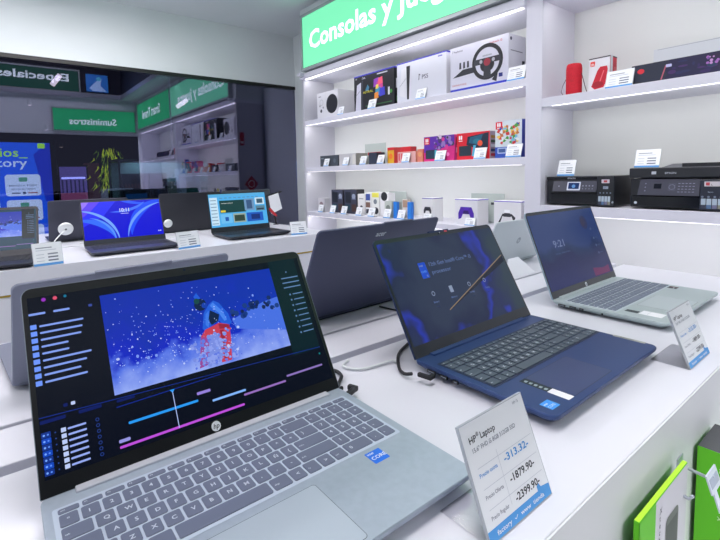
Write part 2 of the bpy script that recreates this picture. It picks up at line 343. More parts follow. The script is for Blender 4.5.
fixture(.4,-1.7,2.1,1.8,.5,120,'added unseen panel light outside the shop entrance, brightening the counter front')  # added fill panel, unseen, brightens the counter front
r = empty('added_pendant_light', (-1.35,1.35,1.18), 0, 'added glowing cylinder pendant, out of view, brightening the ceiling', 'light')  # added pendant, out of view, put in to lift the ceiling brightness
T = MB(); T.lathe([(.0,0),(.06,.0),(.06,.22),(.0,.22)],mat('added_pendant_lit',(255,255,255),.5,emit=(255,250,250),es=12),n=24); T.build('shade', r); T = MB(); T.tube([(0,0,.22),(0,0,1.12)],.004,BLACK); T.build('cord', r)
l=bpy.data.lights.new('lamp','POINT'); l.energy=22; l.shadow_soft_size=.07; o=bpy.data.objects.new('lamp',l); COL.objects.link(o); o.location=(0,0,-.08); o.parent=r
for i,(x,y,lb) in enumerate(((1.70,.12,'recessed downlight in the ceiling over the printer bay'),(1.70,-.35,'recessed downlight nearest the shop entrance'),(1.70,1.3,'recessed downlight over the console shelves'))):
    r = empty('downlight', (x,y,CZ), 0, lb, 'light', 'recessed downlights'); T = MB(); T.lathe([(.03,-.004),(.03,.0),(.022,.0)],ST,n=20); T.build('ring', r); T = MB(); T.lathe([(.021,-.003),(.0,-.0035)],EML,n=20); T.build('lens', r)
    l = bpy.data.lights.new('lamp','SPOT'); l.energy=5; l.spot_size=rad(110); l.shadow_soft_size=.03; l.color=(1,.96,.92); o=bpy.data.objects.new('lamp',l); COL.objects.link(o); o.location=(0,0,-.01); o.parent=r
for x,yy,lb in ((.95,1.35,'blue lit strip deep in the dark ceiling recess, nearer'),(1.25,1.0,'blue lit strip deep in the dark ceiling recess, farther')):
    T = MB(); T.box(-.05,.05,-.05,.05,-.03,0,mat('bluelamp',(40,60,255),.5,emit=(30,60,255),es=1.5)); o=T.build('blue_lamp', label=lb, category='light'); o.location=(x,yy-1.5,2.299)

# ------------------------------------------------------------------ counters
def counter(name, label, x0, x1, tops, fy, by, z, gold=False):
    r = empty(name, ((x0+x1)/2,(fy+by)/2,FL), 0, label, 'counter'); ox=(x0+x1)/2; oy=(fy+by)/2
    def bx(n,a,m,bv=.0015): T = MB(); T.box(a[0]-ox,a[1]-ox,a[2]-oy,a[3]-oy,a[4]-FL,a[5]-FL,m); T.build(n,r,bv)
    for i,(n,a,b) in enumerate(tops): bx(n,(x0,x1,max(a,fy+.0012),b,z-.03,z),WHITE)
    bx('body',(x0+.02,x1-.0,fy+.012,by-.012,FL+.08,z-.0305),WHITE,0)
    bx('front_panel',(x0,x1,fy-.0008,fy+.001,FL+.08,z-.0012),GREY,0)
    bx('kickboard',(x0+.03,x1-.03,fy+.04,by-.04,FL,FL+.08),mat('kick',(90,92,98),.5),0)
    return r
r = counter('display_counter','long white counter in front carrying the open laptops',-.75,1.697,[('counter_top',.188,.612),('cable_cover',.634,.732),('counter_top',.742,1.13)],.188,1.13,0)
T = MB()
r2 = empty('window_counter', (.25,2.6,FL), 0, 'white counter along the glass wall with a gold strip', 'counter')
def bx(n,a,m,bv=.0015): T = MB(); T.box(a[0]-.25,a[1]-.25,a[2]-2.6,a[3]-2.6,a[4]-FL,a[5]-FL,m); return T.build(n,r2,bv)
bx('counter_top',(-1.0,1.5,2.0,3.25,-.08,.01),WHITE); bx('gold_strip',(-1.0,1.5,2.004,3.24,-.088,-.0805),GOLD,0); bx('body',(-.99,1.49,2.008,3.22,FL+.08,-.0885),WHITE,.001); bx('kickboard',(-.95,1.45,2.05,3.18,FL,FL+.08),mat('kick'),0)

# ------------------------------------------------------------------ keyboards
ROWS = [
 [('esc',1.12)]+[('F%d'%i,1.12) for i in range(1,13)]+[('ins',1.11),('del',1.11),('*',1.11),('/',1.11)],
 [('º',1)]+[(c,1) for c in '1234567890']+[("'",1),('¿',1),('<-',2),('Bq',1),('/',1),('*',1),('-',1)],
 [('tab',1.5)]+[(c,1) for c in 'QWERTYUIOP']+[('^',1),('+',1),('}',1.5),('7',1),('8',1),('9',1),('+',1)],
 [('caps',1.75)]+[(c,1) for c in 'ASDFGHJKLÑ']+[('{',1),('intro',2.25),('4',1),('5',1),('6',1),('+',1)],
 [('shift',1.25),('<',1)]+[(c,1) for c in 'ZXCVBNM']+[(',',1),('.',1),('-',1),('shift',2.75),('1',1),('2',1),('3',1),('in',1)],
 [('ctrl',1.25),('fn',1),('win',1),('alt',1.25),('',5.25),('altgr',1.25),('<',1),('^v',1),('>',1),('ctrl',1),('0',2),('.',1),('in',1)]]
def keyboard(root, x0, x1, y0, y1, z, well, keym, legm, full=True, h=.0012, fh=.48):
    T = MB(); T.prism(rr(x0-.003,y0-.003,x1+.003,y1+.003,.003),z-.0002,z+.0003,well); kb = T.build('keyboard', root)
    tot = fh+5; rh = (y1-y0)/tot; y = y1
    one = MB()
    for i,row in enumerate(ROWS):
        hh = rh*(fh if i==0 else 1); un = sum(w for _,w in row); uw=(x1-x0)/un; x = x0
        for t,w in row:
            ww = w*uw; g = .0013
            a,b,c,d = x+g, x+ww-g, y-hh+g, y-g
            M = MB() if full else one
            s = .0007
            M.loft([rr(a,c,b,d,.0015,2) and [(p[0],p[1],z+.0003) for p in rr(a,c,b,d,.0018,2)], [(p[0],p[1],z+.0003+h*.7) for p in rr(a,c,b,d,.0018,2)], [(p[0],p[1],z+.0003+h) for p in rr(a+s,c+s,b-s,d-s,.0014,2)]], keym, False)
            if full and t:
                D = Draw(M,(0,0,z+.0003+h),(1,0,0),(0,1,0),.00006)
                small = len(t)>1
                sz = .0032 if small else .0062
                if i==0: sz = .003
                if small: D.text(t,a+.002,c+(d-c)*.35,sz,legm)
                else: D.text(t,a+(b-a)*.38 if b-a<.02 else a+.005,c+(d-c)*.34,sz*1.12,legm,bold=.02)
            if full: M.build('key', kb)
            x += ww
        y -= hh
    if not full: one.build('keys', kb)
    return kb

# ------------------------------------------------------------------ laptops
def laptop(name, label, x, y, z, a, t, w, d, lidh, deckm, lidm, bezm, keym, legm, wellm, kbr, full=True, draw=None, hinge=None, hingem=None,
           tp=None, chin=.026, side=.006, top=.010, scrm=None, foot=True, th=.019, back=None, group=None, lidt=.005, bump=None, lo=.006):
    r = empty(name, (x,y,z), rad(a), label, 'laptop', group)
    # base: wedge with rounded plan corners
    T = MB(); R = .012
    def ring(i,zz): return [(p[0],p[1],zz) for p in rr(i,-d+i,w-i,-i*.3,R,5)]
    T.loft([ring(.020,.0022),ring(.012,.0045),ring(.001,th*.66),ring(0,th*.8),ring(0,th-.0012),ring(.0008,th)],deckm,False)
    T.build('base', r)
    if foot:
        for fx in (.04,w-.04):
            for fy in (-.04,-d+.04):
                F = MB(); F.lathe([(.007,0),(.007,.003)],BLACK,(fx,fy,0),12); F.build('foot', r)
    # lid
    tt = rad(t); ld = Vector((0,-math.cos(tt),math.sin(tt)))
    M = Matrix(((1,0,0,0),(0,ld.y,-math.sin(tt),-lo),(0,ld.z,-math.cos(tt),th),(0,0,0,1)))
    # columns: X, lid up, outward normal (towards the user side)
    nrm = Vector((1,0,0)).cross(ld)
    M = Matrix(((1,0,nrm.x,0),(0,ld.y,nrm.y,-lo),(0,ld.z,nrm.z,th),(0,0,0,1)))
    T = MB(); T.M = M
    ol = [(w-.001,0),(w,.001)]+rr(0,.0,w,lidh,.010,5)[:12]+[(0,.001),(.001,0)]
    T.loft([[(w/2+(p[0]-w/2)*.992,lidh/2+(p[1]-lidh/2)*.988,-lidt) for p in ol],[(p[0],p[1],-lidt+.0012) for p in ol],[(p[0],p[1],-.0004) for p in ol]],lidm,False)
    if bump: T.box(bump[0],bump[1],lidh-.004,lidh+.003,-lidt,-.001,lidm)
    lid = T.build('lid', r)
    T = MB(); T.M = M; T.prism([(w/2+(p[0]-w/2)*.996,lidh/2+(p[1]-lidh/2)*.994) for p in ol],-.0004,0,bezm); T.build('bezel', lid)
    if draw:
        T = MB(); T.M = M; D = Draw(T,(0,0,0.0002),(1,0,0),(0,1,0),.0001)
        D.clip=(side,chin,w-side,lidh-top); D.rect(side,chin,w-side,lidh-top,scrm,0); draw(D,side,chin,w-side,lidh-top); T.build('screen', lid)
        T = MB(); T.M = M; D = Draw(T,(0,0,.0001),(1,0,0),(0,1,0)); D.circ(w/2,lidh-.0045,.0018,mat('lens',(40,50,70),.1)); T.build('webcam', lid)
    else:
        T = MB(); T.M = M; T.box(side,w-side,chin,lidh-top,0,.0003,BLACKG); T.build('screen', lid)
    if back:
        T = MB(); T.M = M; D = Draw(T,(w,0,-lidt),(-1,0,0),(0,1,0),.0001); back(D,w,lidh); T.build('logo', lid)
    if hinge:
        T = MB(); T.box(hinge[0],hinge[1],-.0150,-.0045,th-.004,th+.0026,hingem or deckm); T.build('hinge', r, .0014, 3)
    keyboard(r, kbr[0],kbr[1],kbr[2],kbr[3], th, wellm, keym, legm, full)
    if tp:
        T = MB(); D = Draw(T,(0,0,th),(1,0,0),(0,1,0),.0001); D.rrect(tp[0],tp[1],tp[2],tp[3],.004,mat('tpline_'+name+deckm.name,tuple(int(c*.5) for c in tp[4]),.4),1); D.rrect(tp[0]+.0006,tp[1]+.0006,tp[2]-.0006,tp[3]-.0006,.0035,mat('tp_'+deckm.name,tp[4],.35),2); T.build('touchpad', r)
    return r, M, th
def sticker(r, th, u0, v0, u1, v1, base, marks, name='sticker', lab=None):
    T = MB(); D = Draw(T,(0,0,th),(1,0,0),(0,1,0),.0001); D.rrect(u0,v0,u1,v1,.001,base,1.5)
    for (tx,u,v,s,m) in marks: D.text(tx,u,v,s,m,3)
    o = T.build(name, r)
    if lab: o['label'] = lab
    return o
def hp_logo(D, u, v, s, m, bg, h=1):
    D.circ(u,v,s,m,h,24); D.text('hp',u,v-s*.42,s*1.35,bg,h+1,center=True,slant=.25)
def logo_part(r, M, u, v, s, m, bg):
    T = MB(); T.M = M; D = Draw(T,(0,0,.0001),(1,0,0),(0,1,0),.0001); hp_logo(D,u,v,s,m,bg)
    lid = [c for c in r.children if c.name.startswith('lid')][0]; T.build('logo', lid)

# shader of the snow picture on the display
def snow_mat():
    m = bpy.data.materials.new('snow_picture'); m.use_nodes = True; nt=m.node_tree; N=nt.nodes; L=nt.links; b=N['Principled BSDF']
    tc=N.new('ShaderNodeTexCoord'); sep=N.new('ShaderNodeSeparateXYZ'); L.new(tc.outputs['Object'],sep.inputs[0])
    nz=N.new('ShaderNodeTexNoise'); nz.inputs['Scale'].default_value=30; nz.inputs['Detail'].default_value=6; L.new(tc.outputs['Object'],nz.inputs['Vector'])
    mr=N.new('ShaderNodeMapRange'); mr.inputs['From Min'].default_value=.085; mr.inputs['From Max'].default_value=.16; L.new(sep.outputs['Z'],mr.inputs['Value'])
    ad=N.new('ShaderNodeMath'); ad.operation='ADD'; L.new(mr.outputs[0],ad.inputs[0])
    sb=N.new('ShaderNodeMath'); sb.operation='MULTIPLY_ADD'; sb.inputs[1].default_value=1.1; sb.inputs[2].default_value=-.5; L.new(nz.outputs['Fac'],sb.inputs[0]); L.new(sb.outputs[0],ad.inputs[1])
    rp=N.new('ShaderNodeValToRGB'); e=rp.color_ramp.elements
    e[0].position=0; e[0].color=(lin(150),lin(172),lin(244),1); e[1].position=1; e[1].color=(lin(6),lin(44),lin(168),1)
    x=e.new(.38); x.color=(lin(80),lin(112),lin(226),1); x=e.new(.52); x.color=(lin(8),lin(34),lin(190),1)
    L.new(ad.outputs[0],rp.inputs[0]); L.new(rp.outputs[0],b.inputs['Emission Color']); b.inputs['Emission Strength'].default_value=1.0
    b.inputs['Base Color'].default_value=(.005,.005,.01,1); b.inputs['Roughness'].default_value=.22
    return m
SNOW = snow_mat()
def editor(D, x0, y0, x1, y1):
    S = (x1-x0)/.353
    X = lambda u: x0+(u-.0067)*S
    Y = lambda v: y0+(v-.0165)*(y1-y0)/(.2045-.0165)
    LB=scr((140,170,255),.85); WT=scr((190,205,245)); BL=scr((30,110,230)); DB=scr((8,26,96)); DIM=scr((110,150,205),.8)
    D.rect(X(.078),Y(.077),X(.3075),Y(.1945),SNOW,1)
    # top bar dots
    D.circ(X(.022),Y(.2005),.0022,scr((150,50,190)),1); D.circ(X(.033),Y(.2005),.0022,scr((220,80,110)),1); D.circ(X(.043),Y(.2010),.0016,scr((20,120,160)),1)
    D.rrect(X(.0067),Y(.184),X(.0225),Y(.1865),.001,LB,1); D.rrect(X(.030),Y(.184),X(.046),Y(.1865),.001,LB,1); D.rrect(X(.065),Y(.1835),X(.069),Y(.1865),.001,scr((60,80,170)),1)
    es=[.0583,.0565,.0545,.041,.041,.062,.0565,.05,.0555]
    for k in range(9):
        v=.1708-k*.0076
        D.rrect(X(.0072),Y(v-.0025),X(.0130),Y(v+.0027),.0005,scr((110,150,250)),1)
        D.rrect(X(.0155),Y(v-.0011),X(es[k]),Y(v+.0011),.001,LB,1)
    D.rrect(X(.036),Y(.080),X(.040),Y(.0835),.001,WT,1); D.rrect(X(.029),Y(.080),X(.033),Y(.0835),.001,DB,1)
    D.line((X(.0067),Y(.0755)),(X(.353),Y(.0635)),.0008,scr((14,44,140)),1)
    D.rrect(X(.0072),Y(.069),X(.03),Y(.0725),.001,DB,1); D.rrect(X(.042),Y(.069),X(.064),Y(.0725),.001,DB,1); D.rrect(X(.079),Y(.0688),X(.098),Y(.0715),.001,DB,1)
    D.line((X(.078),Y(.064)),(X(.20),Y(.0665)),.001,scr((14,40,140)),1)
    for k in range(7):
        v=.0579-k*.0059
        D.rrect(X(.0245),Y(v-.002),X(.0290),Y(v+.0022),.0004,WT,1); D.rrect(X(.0305),Y(v-.001),X(.0475),Y(v+.0010),.0008,scr((150,170,240)),1)
        D.rrect(X(.0072),Y(v-.0026),X(.0155),Y(v+.0028),.0008,scr((18,70,190) if k%2 else (20,52,140)),1); D.circ(X(.0095),Y(v),.0010,scr((120,170,255)),2); D.circ(X(.0130),Y(v),.0009,scr((90,140,240)),2)
        D.circ(X(.0195),Y(v),.0007,scr((40,70,150)),1); D.ring(X(.0582),Y(v),.0018,.0005,scr((40,70,160)),1,12)
    D.rrect(X(.0875),Y(.0428),X(.166),Y(.0456),.001,scr((40,150,240)),1); D.rrect(X(.1661),Y(.0502),X(.183),Y(.0535),.001,scr((150,130,220)),1)
    D.rrect(X(.0755),Y(.0212),X(.2215),Y(.0238),.001,scr((190,80,220)),1); D.rrect(X(.0755),Y(.0268),X(.0870),Y(.0302),.001,scr((150,150,225)),1)
    D.rrect(X(.1828),Y(.0374),X(.2274),Y(.0400),.001,scr((130,180,250)),1); D.rrect(X(.2235),Y(.0320),X(.2855),Y(.0345),.001,scr((150,110,190)),1); D.rrect(X(.2885),Y(.0375),X(.348),Y(.0400),.001,scr((140,115,190)),1)
    D.rect(X(.1385),Y(.0216),X(.1393),Y(.0633),scr((180,200,255)),2); D.poly([(X(.1360),Y(.0655)),(X(.1389),Y(.0615)),(X(.1418),Y(.0655))],scr((40,150,240)),2)
    D.rect(X(.3075),Y(.062),X(.353),Y(.2045),scr((6,34,44),.8),.5)
    for k in range(3): v=.1752-k*.0074; D.rect(X(.3225),Y(v-.0008),X(.3515),Y(v+.0008),DIM,1)
    for k in range(8): v=.1490-k*.0083; D.rect(X(.3340),Y(v-.0007),X(.3515),Y(v+.0007),DIM,1); D.circ(X(.3297),Y(v),.0014,DIM,1)
    D.circ(X(.3335),Y(.1845),.0012,DIM,1); D.circ(X(.3490),Y(.0545),.0012,scr((20,140,150)),1)
    # snowboarder
    rnd=random.Random(3)
    DK2=scr((10,30,70)); J1=scr((30,90,215)); J2=scr((16,60,170)); RD=scr((196,60,84)); RD2=scr((150,70,150)); SN=scr((120,140,225)); RD3=scr((150,30,60))
    f=lambda p:[(X(u),Y(v)) for u,v in p]
    D.poly(f([(.235,.118),(.3075,.10),(.3075,.150),(.285,.147),(.26,.140),(.232,.131)]),scr((70,110,225)),1.2)
    for k in range(26):
        u=rnd.uniform(.232,.304); v=.138+(u-.232)*.10+rnd.uniform(-.009,.007); D.circ(X(u),Y(v),rnd.uniform(.002,.0042),scr(rnd.choice([(16,40,100),(24,56,130),(14,30,80)])),1.5,7)
    D.poly(f([(.205,.158),(.212,.1625),(.219,.158),(.2285,.141),(.2305,.128),(.2215,.121),(.218,.128),(.214,.134),(.200,.128),(.196,.120),(.190,.128),(.196,.148)]),J1,2)
    D.poly(f([(.205,.150),(.216,.142),(.213,.134),(.203,.130),(.200,.138)]),DK2,3)
    D.poly(f([(.187,.172),(.192,.164),(.197,.166),(.192,.177)]),J1,2); D.circ(X(.194),Y(.160),.0085,DK2,2.5,10); D.circ(X(.190),Y(.1655),.004,scr((20,70,70)),3,8); D.circ(X(.199),Y(.158),.004,J2,3,8)
    D.poly(f([(.193,.126),(.213,.131),(.224,.127),(.2275,.120),(.220,.112),(.196,.114),(.186,.118)]),RD,2.6)
    D.poly(f([(.186,.120),(.200,.120),(.196,.100),(.188,.082),(.176,.080),(.181,.100)]),RD2,2.4)
    D.poly(f([(.208,.122),(.226,.121),(.224,.105),(.219,.080),(.205,.080),(.209,.100)]),RD,2.4)
    D.poly(f([(.196,.118),(.210,.118),(.207,.085),(.198,.078),(.190,.085)]),SN,2.9)
    D.poly(f([(.212,.130),(.2265,.126),(.2262,.121),(.212,.123)]),RD3,3); D.poly(f([(.212,.121),(.217,.121),(.214,.085),(.210,.083)]),RD3,3)
    D.poly(f([(.206,.156),(.211,.160),(.222,.145),(.225,.133),(.221,.132),(.216,.144)]),scr((70,130,235)),3); D.poly(f([(.198,.146),(.203,.150),(.201,.135),(.198,.128),(.195,.132)]),scr((60,120,230)),3)
    for k in range(150):
        u=rnd.gauss(.200,.016); v=rnd.triangular(.079,.125,.084); D.circ(X(max(.172,min(u,.240))),Y(v),rnd.uniform(.0008,.0030),rnd.choice((SN,scr((140,158,236)),scr((96,120,226)))),3.1+k*.002,7)
    W1=scr((185,200,250)); W2=scr((120,150,240))
    for k in range(520):
        u=rnd.uniform(.080,.300); v=rnd.triangular(.080,.192,.100)
        if u>.235 and v>.105 and rnd.random()<.8: continue
        big = rnd.random()<.04
        rr_=rnd.uniform(.0013,.0022) if big else rnd.uniform(.0003,.0009)
        D.circ(X(u),Y(v),rr_,W1 if rnd.random()<.4 else W2,3.2+rnd.random()*.5,6,ry=rr_*rnd.uniform(.7,1.3))
def screen_lenovo(D, x0, y0, x1, y1):
    m = bpy.data.materials.new('wallpaper_with_sheen'); m.use_nodes=True; nt=m.node_tree; N=nt.nodes; L=nt.links; b=N['Principled BSDF']
    tc=N.new('ShaderNodeTexCoord'); nz=N.new('ShaderNodeTexNoise'); nz.inputs['Scale'].default_value=13; nz.inputs['Detail'].default_value=2; L.new(tc.outputs['Object'],nz.inputs['Vector'])
    sp=N.new('ShaderNodeVectorMath'); sp.operation='DISTANCE'; sp.inputs[1].default_value=(.150,.055,.120); L.new(tc.outputs['Object'],sp.inputs[0])
    mu=N.new('ShaderNodeMath'); mu.operation='MULTIPLY_ADD'; mu.inputs[1].default_value=5.2; mu.inputs[2].default_value=-.66; L.new(sp.outputs['Value'],mu.inputs[0])
    ad=N.new('ShaderNodeMath'); ad.operation='MULTIPLY_ADD'; ad.inputs[1].default_value=1.0; L.new(nz.outputs['Fac'],ad.inputs[0]); L.new(mu.outputs[0],ad.inputs[2])
    rp=N.new('ShaderNodeValToRGB'); e=rp.color_ramp.elements; e[0].position=.25; e[0].color=(lin(34),lin(46),lin(70),1); e[1].position=.9; e[1].color=(lin(34),lin(52),lin(64),1)  # end tones raised to paint a reflected haze over the wallpaper
    for p,c in ((.48,(18,30,62)),(.585,(24,44,158)),(.65,(20,32,78))): q=e.new(p); q.color=(*[lin(z) for z in c],1)
    L.new(ad.outputs[0],rp.inputs[0]); L.new(rp.outputs[0],b.inputs['Emission Color']); b.inputs['Emission Strength'].default_value=1; b.inputs['Base Color'].default_value=(.012,.014,.02,1); b.inputs['Roughness'].default_value=.28
    D.rect(x0,y0,x1,y1,m,.5)
    T1=scr((96,118,168),.8); IC=scr((150,165,195),.75)
    rnd=random.Random(5)
    D.rrect(.088,.127,.108,.158,.002,scr((20,70,190)),2); D.text('intel',.090,.150,.006,IC,3); D.text('CORE',.090,.138,.0055,scr((90,150,230)),3); D.text('i5',.101,.129,.006,IC,3)
    D.text('12th Gen Intel® Core™ i5',.118,.148,.011,T1,2,width=.13); D.text('processor',.118,.132,.011,T1,2,width=.056)
    for k,u in enumerate((.099,.151,.207,.258)):
        D.ring(u,.0965,.0045,.0014,IC,2,14) if k!=1 else D.rrect(u-.005,.090,u+.005,.103,.001,IC,2)
        D.text(('Battery','Memory','Storage','Display')[k],u,.079,.0052,T1,2,center=True); D.text('details',u,.071,.004,scr((60,76,120),.6),2,center=True)
    # slanting light streak printed in the wallpaper
    D.line((.125,.060),(.352,.1395),.0020,scr((150,130,108),.8),1.2)
    D.poly([(.125,.059),(.352,.125),(.352,.1385)],scr((26,34,52),.8),1.1)
def screen_hp2(D, x0, y0, x1, y1):
    m = bpy.data.materials.new('lockscreen'); m.use_nodes=True; nt=m.node_tree; N=nt.nodes; L=nt.links; b=N['Principled BSDF']
    tc=N.new('ShaderNodeTexCoord'); nz=N.new('ShaderNodeTexNoise'); nz.inputs['Scale'].default_value=9; nz.inputs['Detail'].default_value=3
    sep=N.new('ShaderNodeSeparateXYZ'); L.new(tc.outputs['Object'],sep.inputs[0]); L.new(tc.outputs['Object'],nz.inputs['Vector'])
    mr=N.new('ShaderNodeMapRange'); mr.inputs['From Min'].default_value=.05; mr.inputs['From Max'].default_value=.21; L.new(sep.outputs['Z'],mr.inputs[0])
    a=N.new('ShaderNodeMath'); a.operation='MULTIPLY_ADD'; a.inputs[1].default_value=.5; a.inputs[2].default_value=-.25; L.new(nz.outputs['Fac'],a.inputs[0])
    s=N.new('ShaderNodeMath'); s.operation='ADD'; L.new(a.outputs[0],s.inputs[0]); L.new(mr.outputs[0],s.inputs[1])
    rp=N.new('ShaderNodeValToRGB'); e=rp.color_ramp.elements; e[0].color=(lin(14),lin(30),lin(92),1); e[1].color=(lin(44),lin(66),lin(118),1)
    for p,c in ((.3,(10,26,80)),(.42,(22,48,92)),(.5,(40,62,116))): q=e.new(p); q.color=(*[lin(z) for z in c],1)
    L.new(s.outputs[0],rp.inputs[0]); L.new(rp.outputs[0],b.inputs['Emission Color']); b.inputs['Emission Strength'].default_value=.8; b.inputs['Base Color'].default_value=(.006,.006,.01,1); b.inputs['Roughness'].default_value=.22
    D.rect(x0,y0,x1,y1,m,.5)
    W=scr((120,135,175),.75); T1=scr((80,98,140),.7)
    D.text('9:21',.083,.118,.026,W,2,width=.055); D.text('martes, 14 de enero',.079,.100,.0075,T1,2,width=.076)
    D.poly([(.243,.020),(.335,.020),(.338,.040),(.300,.036),(.243,.043)],scr((110,24,92),.7),1)
    D.circ(.281,.170,.020,scr((48,56,96),.8),1,20); D.circ(.276,.170,.012,scr((60,58,86),.8),1.5,16)
    for k,v in enumerate((.145,.118,.097,.075)): D.rect(.305,v,.312,v+.006,T1,1); D.rect(.317,v+.002,.335,v+.004,scr((50,76,120),.7),1)
def screen_bloom(D, x0, y0, x1, y1):
    W=x1-x0; H=y1-y0; f=lambda p:[(x0+u*W,y0+v*H) for u,v in p]
    D.poly(f([(0,1),(.42,1),(.25,.6),(0,.35)]),scr((40,50,250)),.5); D.poly(f([(0,1),(.22,1),(.10,.75),(0,.6)]),scr((96,70,245)),.7); D.poly(f([(0,1),(.09,1),(.05,.9),(0,.8)]),scr((150,120,250)),.8)
    def arc(cx,cy,r,a0,a1,w,c,h,ry=1.0):
        n=22; o=[]; i=[]
        for k in range(n+1):
            a=rad(a0+(a1-a0)*k/n); ww=w*math.sin(math.pi*(k+.4)/(n+.8)); o.append((cx+(r+ww)*math.cos(a),cy+(r+ww)*ry*math.sin(a))); i.append((cx+(r-ww)*math.cos(a),cy+(r-ww)*ry*math.sin(a)))
        for k in range(n): D.poly(f([i[k],o[k],o[k+1],i[k+1]])[::1],scr(c),h)
    arc(-.05,-.05,.42,5,95,.05,(50,110,255),1,1.35); arc(-.08,-.1,.50,0,90,.02,(120,170,255),1.2,1.75); arc(.02,-.1,.36,0,80,.015,(90,150,255),1.3,1.9)
    arc(1.1,.05,.52,95,180,.06,(30,80,250),1,1.8); arc(1.15,-.05,.62,100,178,.02,(110,160,255),1.2,1.6); arc(.85,1.35,.5,200,280,.04,(40,90,255),1.1,.9)
    arc(.40,1.2,.45,262,330,.03,(70,120,255),1.2,1.1)
    D.text('10:11',x0+.46*W,y0+.70*H,.026,scr((235,240,255)),3,width=.042,center=False); D.rect(x0+.47*W,y0+.645*H,x0+.57*W,y0+.66*H,scr((190,200,250)),3)
    D.rect(x0+.93*W,y0+.09*H,x0+.945*W,y0+.12*H,scr((210,220,255)),3); D.rect(x0+.955*W,y0+.09*H,x0+.97*W,y0+.12*H,scr((210,220,255)),3)
def screen_store(D, x0, y0, x1, y1):
    W=x1-x0; H=y1-y0; R=lambda a,b,c,d,col,h=1: D.rect(x0+a*W,y0+b*H,x0+c*W,y0+d*H,scr(col),h)
    R(.0,.93,1,1,(90,175,225)); R(.01,.06,.14,.90,(200,228,245),1); 
    for k in range(8): R(.03,.80-k*.1,.12,.825-k*.1,(120,150,180),2); R(.02,.80-k*.1,.028,.83-k*.1,(60,140,220),2)
    R(.17,.42,.62,.80,(24,66,66),1); R(.18,.44,.26,.50,(225,205,60),2); D.text('compra ahora',x0+.2*W,y0+.7*H,.008,scr((220,230,230)),3,width=.07)
    R(.60,.45,.78,.82,(110,150,190),2); R(.64,.50,.74,.78,(60,90,130),3); R(.80,.62,.97,.84,(200,225,240),1); R(.83,.66,.94,.80,(60,90,110),2); R(.80,.42,.97,.58,(90,130,150),1); R(.82,.45,.95,.5,(40,60,80),2)
    R(.17,.10,.36,.38,(110,190,240),1); R(.24,.17,.30,.29,(30,90,170),2); R(.38,.10,.60,.38,(150,170,160),1); R(.40,.14,.58,.33,(50,70,60),2); R(.62,.10,.92,.38,(30,90,190),1); R(.70,.16,.86,.32,(20,50,120),2)
    for k in range(9): R(.18+k*.08,.865,.23+k*.08,.885,(90,130,165),2)
DG = (10,11,15)
BEZ = mat('bezel_black',(17,19,22),.3)
SILV = noisy('silver_aluminium',(164,176,190),(169,181,195),.38,120,.0,metal=.25)
KEYG = mat('key_grey',(104,112,134),.5); LEG = mat('key_legend',(205,212,225),.5)
SILV2 = mat('silver_green',(176,190,192),.38,.2); KEYG2 = mat('key_grey2',(108,118,136),.5)
BLUE = mat('abyss_blue',(44,68,118),.36,.3); KEYB = mat('key_slate',(74,86,98),.42); LEGB = mat('key_legend2',(215,222,230),.5)
SCRD = scr((4,10,26),1.0)
hp1,M1,t1 = laptop('laptop','large silver laptop in the foreground showing a snowboarder in a video editor',.0155,.5109,0,-.42,119.1,.3653,.2406,.2161,SILV,mat('lid_silver',(150,160,172),.4,.4),BEZ,KEYG,LEG,mat('well_silver',(190,202,218),.4),(.0108,.3507,-.139,-.0305),
    draw=editor,hinge=(.0297,.3412),hingem=mat('hinge_silver',(206,208,218),.35,.3),tp=(.0985,-.236,.2216,-.152,(172,184,196)),chin=.0165,side=.0055,top=.0115,scrm=SCRD)
logo_part(hp1,M1,.180,.0095,.0058,mat('logo_w',(225,230,235),.4),BEZ)
sticker(hp1,t1,.2905,-.168,.3115,-.148,ink((20,110,225)),[('intel',.2925,-.153,.005,ink((230,240,250))),('CORE',.2925,-.162,.0075,ink((235,242,252)))],lab='blue square processor sticker')
len_,M2,t2 = laptop('laptop','dark blue laptop in the middle of the counter with glowing blue wallpaper',.5357,.5020,0,.21,119.0,.3602,.2386,.2146,BLUE,mat('lid_blue',(26,44,88),.4,.3),mat('bezel_soft',(24,32,40),.3),KEYB,LEGB,mat('well_blue',(20,34,66),.4),(.0155,.3550,-.142,-.042),
    draw=screen_lenovo,hinge=(.035,.325),hingem=BLUE,tp=(.0727,-.228,.1965,-.156,(52,66,108)),chin=.020,side=.006,top=.0085,scrm=mat('lenovo_bg',(14,18,26),.25,emit=(15,25,48),es=.9),th=.020)
T = MB(); T.M = M2; T.box(.155,.215,.2130,.2175,-.0045,0,mat('lid_blue')); D=Draw(T,(0,0,.0001),(1,0,0),(0,1,0),.0001); D.rect(.200,.2118,.2085,.2150,ink((210,60,70)),2); D.circ(.185,.2122,.0015,ink((150,160,170)),2); T.build('camera_bar', [c for c in len_.children if c.name.startswith('lid')][0])
sticker(len_,t2,.0155,-.2265,.0365,-.2085,ink((60,150,235)),[('intel',.0175,-.2155,.005,ink((240,246,252))),('CORE',.0175,-.2225,.006,ink((200,225,250)))],lab='light blue processor sticker')
sticker(len_,t2,.0565,-.198,.0722,-.156,ink((30,46,52)),[],'label_strip'); o=sticker(len_,t2,.0565,-.228,.0722,-.198,ink((232,232,238)),[],'label_strip')
T = MB(); D = Draw(T,(.0722,0,t2),(0,-1,0),(1,0,0),.0001)
for k in range(5): D.text('•▪',.160+k*.0075,-.010,.006,ink((190,200,200)),2.5); D.rect(.161+k*.0075,-.012,.165+k*.0075,-.006,ink((170,185,190)),2.5)
T.build('label_print', len_)
